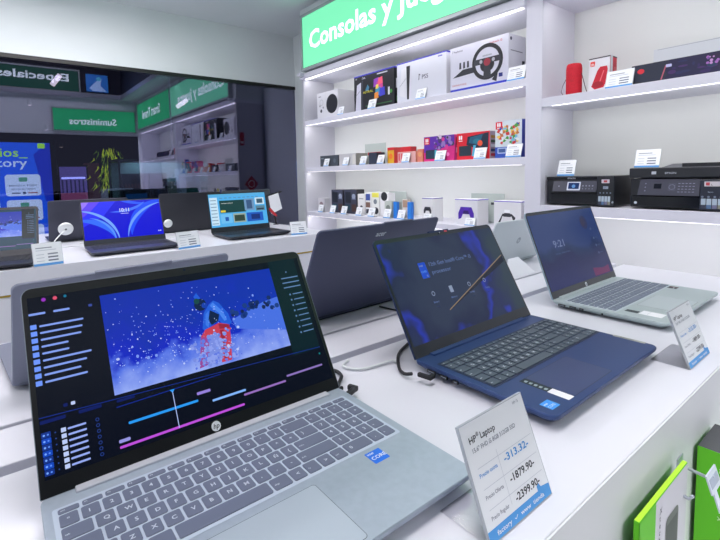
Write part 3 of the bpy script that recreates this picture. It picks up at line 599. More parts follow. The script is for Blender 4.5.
T = MB(); D = Draw(T,(.357,-.168,t2),(0,-1,0),(1,0,0),.0001); D.rrect(0,-.004,.052,.0045,.001,mat('badge',(172,176,170),.3,.5),1); D.text('Lenovo',.012,-.002,.0075,ink((90,94,96)),2); T.build('brand_badge', len_)
hp2,M3,t3 = laptop('laptop','silver laptop farthest along the counter with a dark blue lock screen',1.0419,.5291,0,-.08,110.6,.3597,.2373,.2170,SILV2,mat('lid_silver2',(150,170,185),.4,.3),mat('bezel_grey',(34,42,48),.3),KEYG2,LEG,mat('well2',(188,200,208),.4),(.0135,.3500,-.137,-.030),
    draw=screen_hp2,hinge=(.0297,.335),hingem=mat('hinge2',(196,208,210),.35,.3),tp=(.0985,-.230,.2216,-.147,(180,192,196)),chin=.0175,side=.0045,top=.0085,scrm=SCRD)
logo_part(hp2,M3,.178,.0090,.0055,mat('logo_w'),mat('bezel_grey'))
sticker(hp2,t3,.318,-.160,.342,-.140,ink((60,64,72)),[('AMD',.320,-.155,.006,ink((230,230,230)))],lab='dark processor sticker with orange half'); sticker(hp2,t3,.331,-.159,.342,-.141,ink((190,60,60)),[])
sticker(hp2,t3,.030,-.172,.048,-.147,ink((50,60,66)),[],'label_strip'); sticker(hp2,t3,.030,-.216,.062,-.174,ink((236,238,242)),[('~~~ ~~~~',.034,-.19,.006,ink((170,175,190)))],'label_strip')
def port(r, y0, y1, z0, z1, x=0, s=-1):
    T = MB(); T.box(x-.0004,x+.002,y0,y1,z0,z1,BLACK); T.box(x-.0006,x,y0+.002,y1-.002,(z0+z1)/2-.0006,(z0+z1)/2+.0006,mat('port_tongue',(150,160,175),.4)); T.build('port', r)
for a,b in ((-.034,-.018),(-.058,-.044),(-.075,-.066)): port(hp2,a,b,.0075,.0125)
for a,b in ((-.046,-.030),(-.070,-.056),(-.090,-.081)): port(len_,a,b,.008,.013)
T = MB(); T.M=Matrix.Translation((0,-.115,.010))@Matrix.Rotation(rad(-90),4,'Y'); T.lathe([(.0022,0),(.0022,.0006)],BLACK,n=12); T.build('port', hp2)
# laptops on the far side of the counter, seen from behind
LIDN = mat('lid_navy',(84,88,116),.45,.2)
def acer_back(D,w,h): D.text('acer',.164,h-.030,.018,mat('logo_sil',(225,230,240),.4),1,width=.030,slant=.2,bold=.02)
laptop('laptop','dark navy laptop seen from behind between the two nearer laptops',.868,.816,0,181.6,114.3,.3725,.24,.228,mat('deck_navy',(50,55,80),.4,.3),LIDN,BEZ,KEYB,LEG,BEZ,(.02,.35,-.14,-.035),full=False,back=acer_back,bump=(.10,.19),th=.012)
laptop('laptop','grey laptop seen from behind, hidden by the large silver one',.338,.879,0,184.9,117.5,.336,.235,.197,mat('deck_grey',(120,124,142),.4,.3),mat('lid_grey',(134,138,158),.42,.25),BEZ,KEYG,LEG,BEZ,(.02,.318,-.14,-.035),full=False,bump=(.11,.23),th=.012)
def hp_back(D,w,h): hp_logo(D,w/2,h*.5,.012,mat('logo_dim',(150,162,170),.3,.5),mat('lid_pale',(206,214,218),.45,.1))
laptop('laptop','pale silver laptop seen from behind next to the folded white card',1.615,.875,0,180,112,.36,.22,.166,mat('deck_pale',(176,186,192),.4,.3),mat('lid_pale',(206,214,218),.45,.1),BEZ,KEYG,LEG,BEZ,(.02,.34,-.13,-.035),full=False,back=hp_back,th=.012)
# window counter laptops
CH=.01
laptop('laptop','dark laptop on the window counter with a blue swirl wallpaper',.312,2.315,CH,-1.7,111.1,.3595,.243,.216,mat('deck_dark',(58,62,76),.4,.2),mat('lid_dark',(40,42,52),.4),mat('bezel_dk',(26,30,44),.35),mat('key_dark',(30,32,40),.5),LEG,mat('well_dark',(44,48,60),.4),(.02,.34,-.145,-.035),full=False,draw=screen_bloom,chin=.026,side=.006,top=.006,scrm=scr((14,18,215)),tp=(.10,-.225,.21,-.155,(66,70,84)),hinge=(.04,.32),hingem=mat('lid_dark'))
laptop('laptop','black laptop on the window counter showing a bright shopping page',.919,2.33,CH,1.0,101.8,.3595,.243,.216,mat('deck_black',(30,34,46),.4),mat('lid_black',(26,28,34),.4),mat('bezel_dk2',(30,38,46),.35),mat('key_black',(20,22,28),.5),LEG,mat('well_black',(26,28,36),.4),(.02,.34,-.145,-.035),full=False,draw=screen_store,chin=.028,side=.006,top=.005,scrm=scr((80,175,235)),tp=(.10,-.225,.21,-.155,(34,38,50)))
laptop('laptop','black laptop at the left end of the window counter showing a snow picture',-.219,2.295,CH,-8.9,116.1,.3595,.243,.216,mat('deck_black'),mat('lid_black'),mat('bezel_dk'),mat('key_black'),LEG,mat('well_black'),(.02,.34,-.145,-.035),full=False,draw=editor,chin=.026,side=.008,top=.012,scrm=scr((10,60,84)))
def lg_back(D,w,h):
    D.rrect(w-.036,h-.052,w-.018,h-.014,.003,mat('logo_dk',(40,42,54),.4),1); D.text('L',w-.032,h-.046,.03,LIDN,2)
LDK = mat('lid_slate',(58,60,76),.45,.2)
laptop('laptop','slate laptop seen from behind with a round white security tag',.583,2.72,CH,180,108,.372,.235,.217,mat('deck_black'),LDK,BEZ,mat('key_black'),LEG,BEZ,(.02,.34,-.14,-.035),full=False,back=None,th=.014)
laptop('laptop','black laptop seen from behind on the window counter, left of the shopping page',1.105,2.66,CH,180,100,.365,.235,.222,mat('deck_black'),mat('lid_dark3',(38,40,50),.5),BEZ,mat('key_black'),LEG,BEZ,(.02,.34,-.14,-.035),full=False,th=.014)
laptop('laptop','black laptop seen from behind at the right end of the window counter',1.472,2.70,CH,180,100,.34,.235,.222,mat('deck_black'),mat('lid_dark4',(66,72,78),.5),BEZ,mat('key_black'),LEG,BEZ,(.02,.32,-.14,-.035),full=False,th=.014)
# security tags and cables
WP = mat('white_plastic',(226,230,232),.4)
r = empty('security_tag', (.278,2.625,.088), 0, 'round white security tag on the back of the slate laptop', 'security tag', rx=rad(108-90))
T = MB(); T.M = Matrix.Rotation(rad(90),4,'X'); T.lathe([(.034,0),(.034,.004),(.028,.009),(.0,.010)],WP,n=28); T.build('disc', r); T = MB(); T.M = Matrix.Rotation(rad(90),4,'X'); T.lathe([(.006,.0095),(.0,.0125)],mat('tag_led',(90,95,100),.4),n=12); T.build('indicator', r)
r = empty('security_tag', (.775,2.60,.075), 0, 'round white security tag half hidden behind the blue-screened laptop', 'security tag', rx=rad(10))
T = MB(); T.M = Matrix.Rotation(rad(90),4,'X'); T.lathe([(.024,0),(.024,.004),(.018,.008),(.0,.009)],WP,n=28); T.build('disc', r)
def cable(pts, rr_, m, name, lab):
    # smooth Catmull-Rom
    P=[Vector(p) for p in pts]; out=[]
    for i in range(len(P)-1):
        p0=P[max(i-1,0)];p1=P[i];p2=P[i+1];p3=P[min(i+2,len(P)-1)]
        for k in range(8):
            t=k/8; out.append(.5*((2*p1)+(-p0+p2)*t+(2*p0-5*p1+4*p2-p3)*t*t+(-p0+3*p1-3*p2+p3)*t**3))
    out.append(P[-1]); T=MB(); T.tube(out,rr_,m,6); return T.build(name,label=lab,category='cable')
cable([(.268,2.612,.078),(.225,2.55,.045),(.20,2.47,.022),(.17,2.42,.013),(.12,2.40,.013)],.003,WP,'cable','white cable hanging from the round tag on the slate laptop')
cable([(.23,2.48,.013),(.29,2.50,.013),(.34,2.46,.013),(.36,2.52,.013),(.33,2.58,.013)],.0025,WP,'cable','white cable looping on the window counter behind the blue-screened laptop')
cable([(.74,2.45,.013),(.80,2.50,.013),(.86,2.47,.013),(.88,2.42,.013)],.003,WP,'cable','white cable beside the card on the window counter')
CB = mat('cable_black',(28,28,34),.5)
cable([(.40,.60,.0035),(.428,.585,.0035),(.428,.56,.0035),(.405,.537,.0045),(.392,.520,.008),(.393,.512,.011)],.003,CB,'cable','black power cable curving behind the large silver laptop')
r = empty('power_plug', (.3905,.4985,.011), rad(20), 'black angled power plug at the large silver laptop', 'plug')
T = MB(); T.box(-.004,.022,-.004,.004,-.0035,.0035,CB); T.box(.018,.026,-.004,.012,-.004,.004,CB); T.build('housing', r, .002); r.location=(.3855,.4905,.0115)
cable([(.690,.62,.003),(.655,.600,.0035),(.612,.585,.0035),(.560,.560,.004),(.520,.520,.004),(.506,.495,.006),(.509,.480,.010)],.0028,CB,'cable','black power cable running behind the dark blue laptop')
r = empty('power_plug', (.512,.470,.012), rad(-80), 'black power plug in the side of the dark blue laptop', 'plug')
T = MB(); T.box(0,.024,-.0035,.0035,-.0035,.0035,CB); T.box(.018,.025,-.0035,.012,-.0035,.0035,CB); T.build('housing', r, .002); 
cable([(.475,.600,.003),(.452,.585,.0035),(.47,.556,.0035),(.53,.548,.0035),(.53,.54,.0035)],.0022,WP,'cable','thin white cable lying between the two nearest laptops')
cable([(.735,.80,.003),(.742,.77,.002),(.745,.745,.0025),(.748,.70,.003)],.0022,CB,'cable','short black cable crossing the channel behind the dark blue laptop')

# ------------------------------------------------------------------ price cards
BB = ink((84,160,228)); TD = ink((50,54,66)); TG = ink((140,146,160)); TB = ink((70,150,220)); GL = ink((196,202,212))
_n = [0]
def card(x, y, z, w, h, lean, rz, label, title=None, big=False, group=None, foot=.055, dy=1, prices=None):
    r = empty('price_card', (x,y,z), rz, label, 'price card', group)
    l = rad(lean); up = Vector((0,math.cos(l),math.sin(l))); th=.0015
    T = MB()
    T.M = Matrix(((1,0,0,0),(0,up.y,-math.sin(l),.0005),(0,up.z,math.cos(l),.0004),(0,0,0,1)))
    T.box(-w/2,w/2,0,h,-th,th,ACRYL); T.M=None
    T.box(-w/2,w/2,.001,foot,0,.0012,FOOTC); T.build('holder', r)
    T = MB(); n = Vector((0,-math.sin(l),math.cos(l)))
    D = Draw(T,Vector((-w/2,.0005,.0004))+n*(th+.0002),(1,0,0),up,.0002)
    T.M=None
    D.rect(.001,.001,w-.001,h-.001,PAPER,0)
    D.rect(.001,.001,w-.001,h*.11,BB,1)
    if big:
        D.poly([(w*.80,h*.11),(w*.80,h*.15),(w*.84,h*.17),(w*.86,h*.13),(w-.001,h*.11)],BB,1)
        D.text('factory  ✓  www  tienda',w*.12,h*.04,.0055,PAPER,2,width=w*.75)
        D.text('HP',w*.09,h*.815,.0082,TD,1,width=w*.10); D.text('®',w*.195,h*.85,.005,TD,1); D.text('Laptop',w*.25,h*.815,.0082,TD,1,width=w*.22); D.text('15.6" FHD i5 8GB 512GB SSD',w*.10,h*.735,.0055,TG,1,width=w*.66); D.text('HP-15',w*.82,h*.93,.004,TG,1)
        for v in (.25,.42,.60): D.line((w*.10,h*v),(w*.95,h*v),.0004,GL,1)
        D.line((w*.40,h*.17),(w*.40,h*.66),.0004,GL,1)
        for v,a,b,c in ((.52,'Precio cuota','S/ '+prices[0],TB),(.335,'Precio Oferta','S/'+prices[1],TD),(.165,'Precio Regular','S/'+prices[2],TD)):
            D.text(a,w*.10,h*v,.0048,c if c is TB else TG,1,width=w*.26); D.text('-'+(prices[0] if c is TB else b[2:].strip())+'-',w*.47,h*v-.0005,.0092,c,1,width=w*.40,bold=.02)
    else:
        D.rect(w*.12,h*.76,w*.66,h*.80,TG,1); D.rect(w*.12,h*.66,w*.80,h*.69,GL,1)
        for v in (.48,.34,.2): D.rect(w*.12,h*v,w*.38,h*v+h*.03,GL,1); D.rect(w*.50,h*v-h*.01,w*.84,h*v+h*.05,TG if v>.4 else mat('ink_mid',(110,116,136),.5),1)
    T.build('insert', r)
    return r
# (on-counter cards: right-leaning row at y .216)
card(.376,.214,0,.106,.100,69,0,'large price card in front of the foreground laptop reading 1879.90','HP® Laptop',True,prices=('313.32','1879.90','2399.90'))
card(.928,.214,0,.107,.094,69,0,'price card near the counter corner in front of the farthest laptop','HP® Laptop',True,prices=('315.00','1889.00','2299.00'))
card(.150,2.005,CH,.098,.088,75,rad(6),'price card between the snow-picture and blue-swirl laptops')
card(.694,2.022,CH,.112,.078,75,rad(12),'price card between the blue-swirl and shopping-page laptops')
card(1.300,2.045,CH,.095,.072,75,rad(-10),'price card at the right end of the window counter')
# folded white card tent behind
T = MB(); T.add([(0,0,0),(.19,.0,0),(.14,.055,.085),(.075,.055,.085),(.0,.11,0),(.19,.11,0)],[(0,1,2,3),(5,4,3,2)],PAPER)
T.add([(0,0,-.001),(.19,.0,-.001),(.14,.055,.083),(.075,.055,.083)],[(3,2,1,0)],PAPER)
o = T.build('folded_card', label='blank folded white card tent in front of the pale silver laptop', category='card'); o.location=(1.20,.748,.001); o.rotation_euler=(0,0,0); o.scale=(.9,.62,.6)
# stand with hanging leaflet at the right end of the window counter
r = empty('display_stand', (1.475,2.60,CH), 0, 'black stand with an angled arm at the end of the window counter', 'stand')
T = MB(); T.lathe([(.02,0),(.02,.004)],BLACK,n=16); T.build('foot', r)
T = MB(); T.tube([(0,0,.004),(-.02,-.02,.05),(-.035,-.03,.12),(-.04,-.03,.20)],.006,BLACK); T.build('pole', r); T = MB(); T.tube([(-.12,-.03,.185),(-.02,-.03,.205),(.03,-.03,.218)],.005,BLACK); T.build('arm', r)
T = MB(); D = Draw(T,(0,0,0),(1,0,0),(0,0,1)); T.add([(-.055,0,0),(.025,.0,.03),(-.002,0,.135),(-.075,0,.115),(-.055,.001,0),(.025,.001,.03),(-.002,.001,.135),(-.075,.001,.115)],[(0,1,2,3),(7,6,5,4),(0,4,5,1),(1,5,6,2),(2,6,7,3),(3,7,4,0)],PAPER)
D.poly([(-.075,.04),(-.062,.04),(-.02,-.005),(-.012,-.02),(-.035,-.012),(-.07,.02)],ink((200,40,50)),1.5)
o = T.build('leaflet', label='white leaflet with a red band hanging from the black stand', category='leaflet'); o.location=(1.477,2.5625,.085)

# ------------------------------------------------------------------ shelf goods
def pbox(name, label, cat, y0, y1, z, h, x=1.86, dep=.1, side=(230,230,234), front=(236,236,240), draw=None, sdraw=None, group=None, rz=0, topc=None, bevel=.001):
    w = abs(y1-y0); r = empty(name, (x,(y0+y1)/2,z), rad(-90+rz), label, cat, group)   # local +x runs along -y, front faces -X
    T = MB(); T.box(-w/2,w/2,0,dep,0,h,ink(side)); 
    T.build('carton', r, bevel)
    T = MB(); D = Draw(T,(-w/2,-.0004,0),(1,0,0),(0,0,1),.0004); D.rect(.0005,.0005,w-.0005,h-.0005,ink(front),0)
    if topc: D.rect(.0005,h*.965,w-.0005,h-.0005,ink(topc),.5)
    if draw: draw(D,w,h)
    T.build('printed_front', r)
    if sdraw or topc:
        T = MB(); D = Draw(T,(w/2+.0004,0,0),(0,1,0),(0,0,1),.0004)
        if topc: D.rect(0,h*.965,dep,h,ink(topc),0)
        if sdraw: sdraw(D,dep,h)
        T.build('printed_side', r)
    return r
I=ink
z1=.7205
def d_xbox(D,w,h):
    D.rect(w*.42,.001,w*.425,h,I((200,200,208)),1); D.circ(w*.72,h*.5,h*.36,I((34,36,46)),1,28); D.circ(w*.2,h*.30,w*.05,I((80,80,92)),1); D.circ(w*.30,h*.42,w*.03,I((140,140,150)),1)
    D.circ(w*.14,h*.5,w*.03,I((150,150,160)),1); D.ring(w*.22,h*.62,w*.09,w*.02,I((190,190,198)),1); D.rect(w*.08,h*.84,w*.2,h*.87,I((120,120,130)),1)
pbox('console_box','white console box with a black circle, leftmost on the top shelf','box',2.64,2.40,z1,.178,dep=.16,front=(222,222,230),side=(214,214,222),draw=d_xbox)
def pslogo(D,u,v,s,c,t='PS5'):
    D.poly([(u,v),(u+s*.25,v+s*.1),(u+s*.25,v+s*.9),(u+s*.5,v+s*.7),(u+s*.5,v+s*1.0),(u+s*.12,v+s*1.15),(u+s*.12,v)],I(c),1); D.text(t,u+s*.9,v+s*.05,s*1.1,I(c),1)
def d_psb(D,w,h):
    D.poly([(w*.03,h*.03),(w*.18,h*.03),(w*.19,h*.80),(w*.08,h*.74)],I((205,205,222)),1); D.line((w*.05,h*.45),(w*.18,h*.58),.002,I((40,40,60)),2); D.rect(w*.215,h*.05,w*.235,h*.85,I((60,60,74)),1)
    pslogo(D,w*.22,h*.87,h*.055,(230,230,240)); D.text('CFI',w*.04,h*.9,.012,I((200,200,210)),1); D.rect(w*.6,h*.9,w*.85,h*.93,I((190,190,200)),1)
    D.text('ASTRAL',w*.24,h*.47,.02,I((220,210,60)),2,width=w*.26); D.poly([(w*.30,h*.55),(w*.36,h*.7),(w*.40,h*.62),(w*.38,h*.52)],I((70,130,160)),1)
    for k,(u,v,s_,c) in enumerate(((.58,.7,.12,(150,60,190)),(.66,.6,.14,(210,70,150)),(.62,.45,.12,(60,150,190)),(.72,.42,.12,(60,60,200)),(.58,.35,.09,(240,150,60)),(.68,.72,.10,(240,90,120)),(.60,.58,.06,(250,220,90)))): D.poly([(w*(u-s_*.6),h*(v-s_)),(w*(u+s_*.6),h*(v-s_*.8)),(w*(u+s_*.5),h*(v+s_)),(w*(u-s_*.5),h*(v+s_*.8))],I(c),1+k*.2)
    D.rect(w*.86,h*.3,w*.9,h*.5,I((220,220,230)),2); D.circ(w*.93,h*.38,w*.03,I((60,150,60)),2); D.rect(w*.3,h*.1,w*.95,h*.13,I((50,100,60)),1)
pbox('console_box','black console box with colourful game art on the top shelf','box',2.229,1.872,z1,.219,dep=.14,front=(16,18,30),side=(14,20,26),draw=d_psb,topc=(60,60,190),
     sdraw=lambda D,w,h:(D.rect(w*.1,h*.1,w*.5,h*.25,I((60,110,60)),1),D.rect(w*.2,h*.85,w*.6,h*.9,I((220,220,230)),1),D.rect(w*.1,h*.45,w*.35,h*.7,I((230,230,240)),1)))
def d_psw(D,w,h):
    D.poly([(w*.22,h*.07),(w*.26,h*.07),(w*.29,h*.88),(w*.21,h*.88)],I((30,32,40)),1); D.poly([(w*.05,h*.2),(w*.21,h*.1),(w*.21,h*.86),(w*.10,h*.84)],I((228,228,236)),1); D.line((w*.06,h*.42),(w*.21,h*.6),.002,I((120,124,140)),2)
    pslogo(D,w*.46,h*.48,h*.13,(90,92,112)); D.rect(w*.42,h*.08,w*.58,h*.11,I((50,52,64)),1); D.rect(w*.85,h*.9,w*.93,h*.93,I((110,110,190)),1)
pbox('console_box','large white console box with blue top edge on the top shelf','box',1.848,1.50,z1,.222,dep=.12,front=(218,220,232),side=(222,222,230),draw=d_psw,topc=(50,50,180),sdraw=lambda D,w,h:pslogo(D,w*.3,h*.5,h*.07,(120,122,140)))
def d_wheel(D,w,h):
    BK=I((30,32,40)); D.rect(.001,.001,w-.001,h*.075,I((30,50,190)),1)
    cx,cy,R_=w*.66,h*.53,h*.375
    D.ring(cx,cy,R_,R_*.22,BK,2,36,ry=1.0); D.circ(cx,cy-R_*.18,R_*.46,BK,2,20,ry=R_*.40); D.poly([(cx-R_*.9,cy-R_*.1),(cx+R_*.9,cy-R_*.1),(cx+R_*.85,cy+R_*.22),(cx-R_*.85,cy+R_*.22)],I((52,54,64)),2.2); D.poly([(cx-R_*.25,cy-R_*.9),(cx+R_*.25,cy-R_*.9),(cx+R_*.2,cy),(cx-R_*.2,cy)],I((44,46,56)),2.1)
    D.circ(cx,cy-R_*.02,R_*.22,I((150,40,60)),3); D.circ(cx-R_*.4,cy+R_*.05,R_*.1,I((180,180,190)),3); D.circ(cx+R_*.4,cy+R_*.05,R_*.1,I((180,180,190)),3)
    for k in range(6): D.circ(cx+R_*(.1*k-.25),cy+R_*.35,R_*.05,I((170,172,184)),3)
    D.poly([(w*.05,h*.33),(w*.44,h*.36),(w*.44,h*.48),(w*.24,h*.48)],I((40,42,54)),1.5); D.poly([(cx+R_*.3,cy-R_*1.05),(cx+R_*.6,cy-R_*1.2),(cx+R_*.7,cy-R_*.6)],I((40,42,54)),1.6)
    for k in range(3): D.poly([(w*(.17+k*.07),h*.5),(w*(.21+k*.07),h*.5),(w*(.205+k*.07),h*.64),(w*(.175+k*.07),h*.64)],I((60,62,74)),2)
    pslogo(D,w*.04,h*.88,h*.05,(60,64,90),'PlayStation'); D.text('DRIVING FORCE',w*.04,h*.14,.012,I((190,110,110)),1,width=w*.26); D.text('logitech G',w*.70,h*.88,.014,I((200,90,90)),1,width=w*.2); D.rect(w*.85,h*.16,w*.91,h*.24,I((40,50,130)),1)
def s_wheel(D,w,h): D.circ(w*.12,h*.9,.008,I((60,60,90)),1); D.rect(w*.1,h*.66,w*.8,h*.68,I((140,140,150)),1); D.poly([(w*.75,h*.3),(w*.95,h*.3),(w*.93,h*.5),(w*.78,h*.5)],I((50,52,64)),1)
pbox('racing_wheel_box','white box picturing a black racing wheel on the top shelf','box',1.474,1.153,z1,.219,dep=.14,front=(212,212,228),side=(226,226,234),draw=d_wheel,sdraw=s_wheel)
def shelf_card(y,z,label,w=.07,h=.062,x=1.84,g='price cards on the shelves'): card(x,y,z,w,h,72,rad(-90),label,group=g,foot=.03)
shelf_card(2.355,z1,'price card before the white box with the black circle',.06,.055); shelf_card(2.05,z1,'price card before the black console box with game art',.07,.06); shelf_card(1.66,z1,'price card before the large white console box',.07,.06)
card(1.835,1.105,z1,.085,.066,72,rad(-90),'price card at the right end of the racing wheel box',group='price cards on the shelves',foot=.02)
# middle shelf
z2=.3875
pbox('accessory_box','small dark box, leftmost on the middle shelf','box',2.62,2.41,z2,.075,dep=.06,front=(66,74,84),side=(50,56,62),draw=lambda D,w,h:(D.circ(w*.8,h*.5,h*.2,I((90,100,112)),1),D.rect(w*.05,h*.7,w*.2,h*.8,I((140,148,156)),1)))
pbox('accessory_box','pale grey box, second from the left on the middle shelf','box',2.40,2.225,z2,.077,dep=.10,front=(196,196,200),side=(128,128,122),draw=lambda D,w,h:D.rect(w*.8,h*.1,w*.97,h*.9,I((214,212,208)),1),sdraw=lambda D,w,h:D.rect(w*.3,h*.4,w*.6,h*.6,I((190,190,186)),1))
pbox('accessory_box','dark slim box beside the pale grey one on the middle shelf','box',2.10,2.03,z2,.072,dep=.07,front=(46,54,74),side=(40,44,58))
pbox('accessory_box','yellow and orange box with a red top on the middle shelf','box',1.955,1.90,z2,.094,dep=.05,x=1.88,front=(224,170,40),side=(190,50,50),draw=lambda D,w,h:(D.rect(0,h*.82,w,h,I((205,36,50)),1),D.circ(w*.5,h*.45,w*.3,I((235,120,40)),1)))
pbox('accessory_box','red box behind the yellow one on the middle shelf','box',2.00,1.87,z2,.10,dep=.05,x=1.99,front=(200,34,48),side=(180,30,44))
pbox('accessory_box','pink and cream box beside the yellow one on the middle shelf','box',1.85,1.71,z2,.062,dep=.05,front=(226,170,168),side=(220,150,120),draw=lambda D,w,h:(D.rect(w*.05,h*.2,w*.12,h*.85,I((215,60,70)),1),D.rect(w*.2,h*.2,w*.26,h*.85,I((215,60,70)),1)))
pbox('accessory_box','small orange box left of the purple and red console box','box',1.70,1.66,z2,.070,dep=.05,front=(222,130,110),side=(214,120,90),draw=lambda D,w,h:D.circ(w*.5,h*.6,w*.35,I((232,160,110)),1))
def acryl(name,label,y0,y1,z,h,x,extra=None):
    r = empty(name,(x,(y0+y1)/2,z),rad(-90),label,'display stand'); w=abs(y1-y0)
    T=MB(); T.box(-w/2,w/2,0,.004,0,h,mat('frosted',(176,186,184),.4)); T.box(-w/2,w/2,0,.06,0,.003,ACRYL); T.build('panel',r,.001)
    if extra: T=MB(); D=Draw(T,(-w/2,-.0006,0),(1,0,0),(0,0,1),.0005); extra(D,w,h); T.build('print',r)
acryl('acrylic_stand','frosted stand with a red bar behind the small boxes on the middle shelf',2.285,2.085,z2,.138,1.99,lambda D,w,h:D.rrect(w*.15,h*.46,w*.8,h*.60,.004,I((205,40,50)),1))
def sw_logo(D,u,v,s): D.rect(u,v,u+s,v+s,I((222,26,48)),1.5); D.rrect(u+s*.22,v+s*.35,u+s*.45,v+s*.85,s*.08,I((245,245,248)),2); D.rrect(u+s*.52,v+s*.35,u+s*.75,v+s*.85,s*.08,I((245,245,248)),2); D.rect(u+s*.2,v+s*.12,u+s*.78,v+s*.22,I((245,240,240)),2)
def d_sw1(D,w,h):
    D.poly([(0,0),(w,0),(w,h*.6),(0,h*.35)],I((216,36,130)),.5); sw_logo(D,.004,h*.68,h*.28)
    rn=random.Random(2)
    for k in range(26): D.circ(w*rn.uniform(.3,.97),h*rn.uniform(.45,.95),rn.uniform(.005,.014),I(rn.choice([(120,40,150),(200,190,210),(70,50,110),(220,60,150),(150,120,190),(60,60,80)])),1+k*.03,7)
    D.rrect(w*.06,h*.1,w*.46,h*.46,.006,I((44,48,56)),2); D.rect(w*.12,h*.14,w*.36,h*.42,I((24,60,84)),2.5); D.rect(w*.37,h*.12,w*.46,h*.44,I((60,190,210)),2.6); D.circ(w*.8,h*.25,.01,I((240,120,190)),2)
def d_sw2(D,w,h):
    sw_logo(D,.004,h*.66,h*.29); D.poly([(w*.30,h*.55),(w*.34,h*.85),(w*.97,h*.95),(w*.95,h*.35),(w*.6,h*.4)],I((20,36,60)),1); D.poly([(w*.38,h*.62),(w*.42,h*.82),(w*.8,h*.9),(w*.7,h*.5)],I((20,90,120)),1.4)
    D.circ(w*.62,h*.66,.022,I((30,120,140)),1.6,ry=.012); D.rrect(w*.07,h*.14,w*.46,h*.52,.006,I((44,48,56)),2); D.rect(w*.12,h*.18,w*.42,h*.48,I((26,50,66)),2.5); D.poly([(w*.47,h*.12),(w*.54,h*.12),(w*.60,h*.52),(w*.52,h*.52)],I((70,180,215)),2.6); D.circ(w*.72,h*.58,.014,I((235,90,50)),3)
pbox('console_box','purple and pink handheld console box on the middle shelf','box',1.651,1.450,z2,.131,dep=.06,front=(96,40,170),side=(222,60,140),draw=d_sw1,sdraw=lambda D,w,h:(D.rect(w*.2,h*.3,w*.8,h*.5,I((240,180,210)),1),D.rect(w*.2,h*.6,w*.6,h*.9,I((190,60,60)),1)))
pbox('console_box','bright red handheld console box on the middle shelf','box',1.434,1.246,z2,.131,dep=.07,front=(222,24,46),side=(190,170,180),draw=d_sw2,sdraw=lambda D,w,h:[D.rect(w*.1,h*(.1+.16*k),w*.9,h*(.2+.16*k),I(((200,40,60),(40,60,110),(240,240,240),(60,90,60),(200,150,60))[k]),1) for k in range(5)])
def d_sw3(D,w,h):
    D.rect(0,0,w,h*.30,I((40,80,180)),.5); sw_logo(D,.003,h*.78,h*.2)
    rn=random.Random(9)
    for k in range(60):
        u=w*rn.uniform(.14,.86);v=h*rn.uniform(.40,.86);q=.015;a0=rn.uniform(0,6);D.poly([(u+q*rn.uniform(.3,1)*math.cos(a0+j*1.57),v+q*rn.uniform(.3,1)*math.sin(a0+j*1.57)) for j in range(4)],I(rn.choice([(80,160,70),(210,60,60),(40,80,170),(230,235,240),(240,200,90),(120,190,220),(200,120,70)])),1+k*.03)
    D.rrect(w*.1,h*.12,w*.45,h*.28,.004,I((170,190,230)),2); D.rect(w*.14,h*.15,w*.4,h*.25,I((60,90,150)),2.4)
pbox('console_box','tall white and blue box with colourful game art on the middle shelf','box',1.218,1.085,z2,.168,dep=.05,front=(214,224,232),side=(40,60,160),draw=d_sw3)
for y,lb in ((2.53,'leftmost price card on the middle shelf, before the small dark box'),(2.315,'price card before the pale grey box on the middle shelf'),(2.14,'price card before the frosted stand on the middle shelf'),(1.98,'price card before the dark slim box on the middle shelf'),(1.775,'price card before the pink and cream box'),(1.53,'price card before the purple and pink console box'),(1.29,'price card before the bright red console box')): shelf_card(y,z2,lb,.058 if y>1.7 else .066,.056)
card(1.838,1.115,z2,.075,.062,72,rad(-90),'price card before the tall white and blue game box',group='price cards on the shelves',foot=.02)
# lower shelf
z3=.0645
def d_dk(D,w,h): D.rect(w*.1,h*.45,w*.55,h*.9,I((20,28,44)),1); D.circ(w*.78,h*.72,w*.14,I((150,160,185)),1); D.rect(w*.62,h*.6,w*.94,h*.64,I((120,130,160)),1); D.rect(w*.1,h*.14,w*.5,h*.38,I((30,70,84)),1); D.rect(w*.6,h*.1,w*.95,h*.4,I((72,50,48)),1)
pbox('mouse_box','small pale mouse box, leftmost on the lower shelf','box',2.66,2.58,z3,.10,dep=.05,front=(206,204,212),side=(190,190,198),draw=lambda D,w,h:D.circ(w*.5,h*.5,w*.3,I((140,120,130)),1))
pbox('headset_box','tall dark headset box, left one of two on the lower shelf','box',2.55,2.42,z3,.160,dep=.07,x=1.90,front=(58,62,82),side=(52,50,58),draw=d_dk)
pbox('headset_box','tall dark headset box, right one of two on the lower shelf','box',2.405,2.275,z3,.162,dep=.07,x=1.90,front=(58,62,82),side=(52,50,58),draw=d_dk)
pbox('accessory_box','white box right of the dark headset boxes','box',2.262,2.190,z3,.135,dep=.06,x=1.90,front=(220,220,222),side=(214,214,216),draw=lambda D,w,h:(D.circ(w*.5,h*.35,w*.2,I((60,62,74)),1),D.rect(w*.2,h*.75,w*.8,h*.8,I((150,152,160)),1)))
pbox('accessory_box','narrow box with blue and brown squares on the lower shelf','box',2.183,2.135,z3,.145,dep=.06,x=1.90,front=(226,228,230),side=(226,226,228),draw=lambda D,w,h:(D.rect(w*.05,h*.66,w*.9,h*.95,I((60,80,150)),1),D.rect(w*.05,h*.35,w*.9,h*.58,I((120,90,80)),1),D.rect(w*.1,h*.08,w*.9,h*.28,I((60,62,74)),1)))
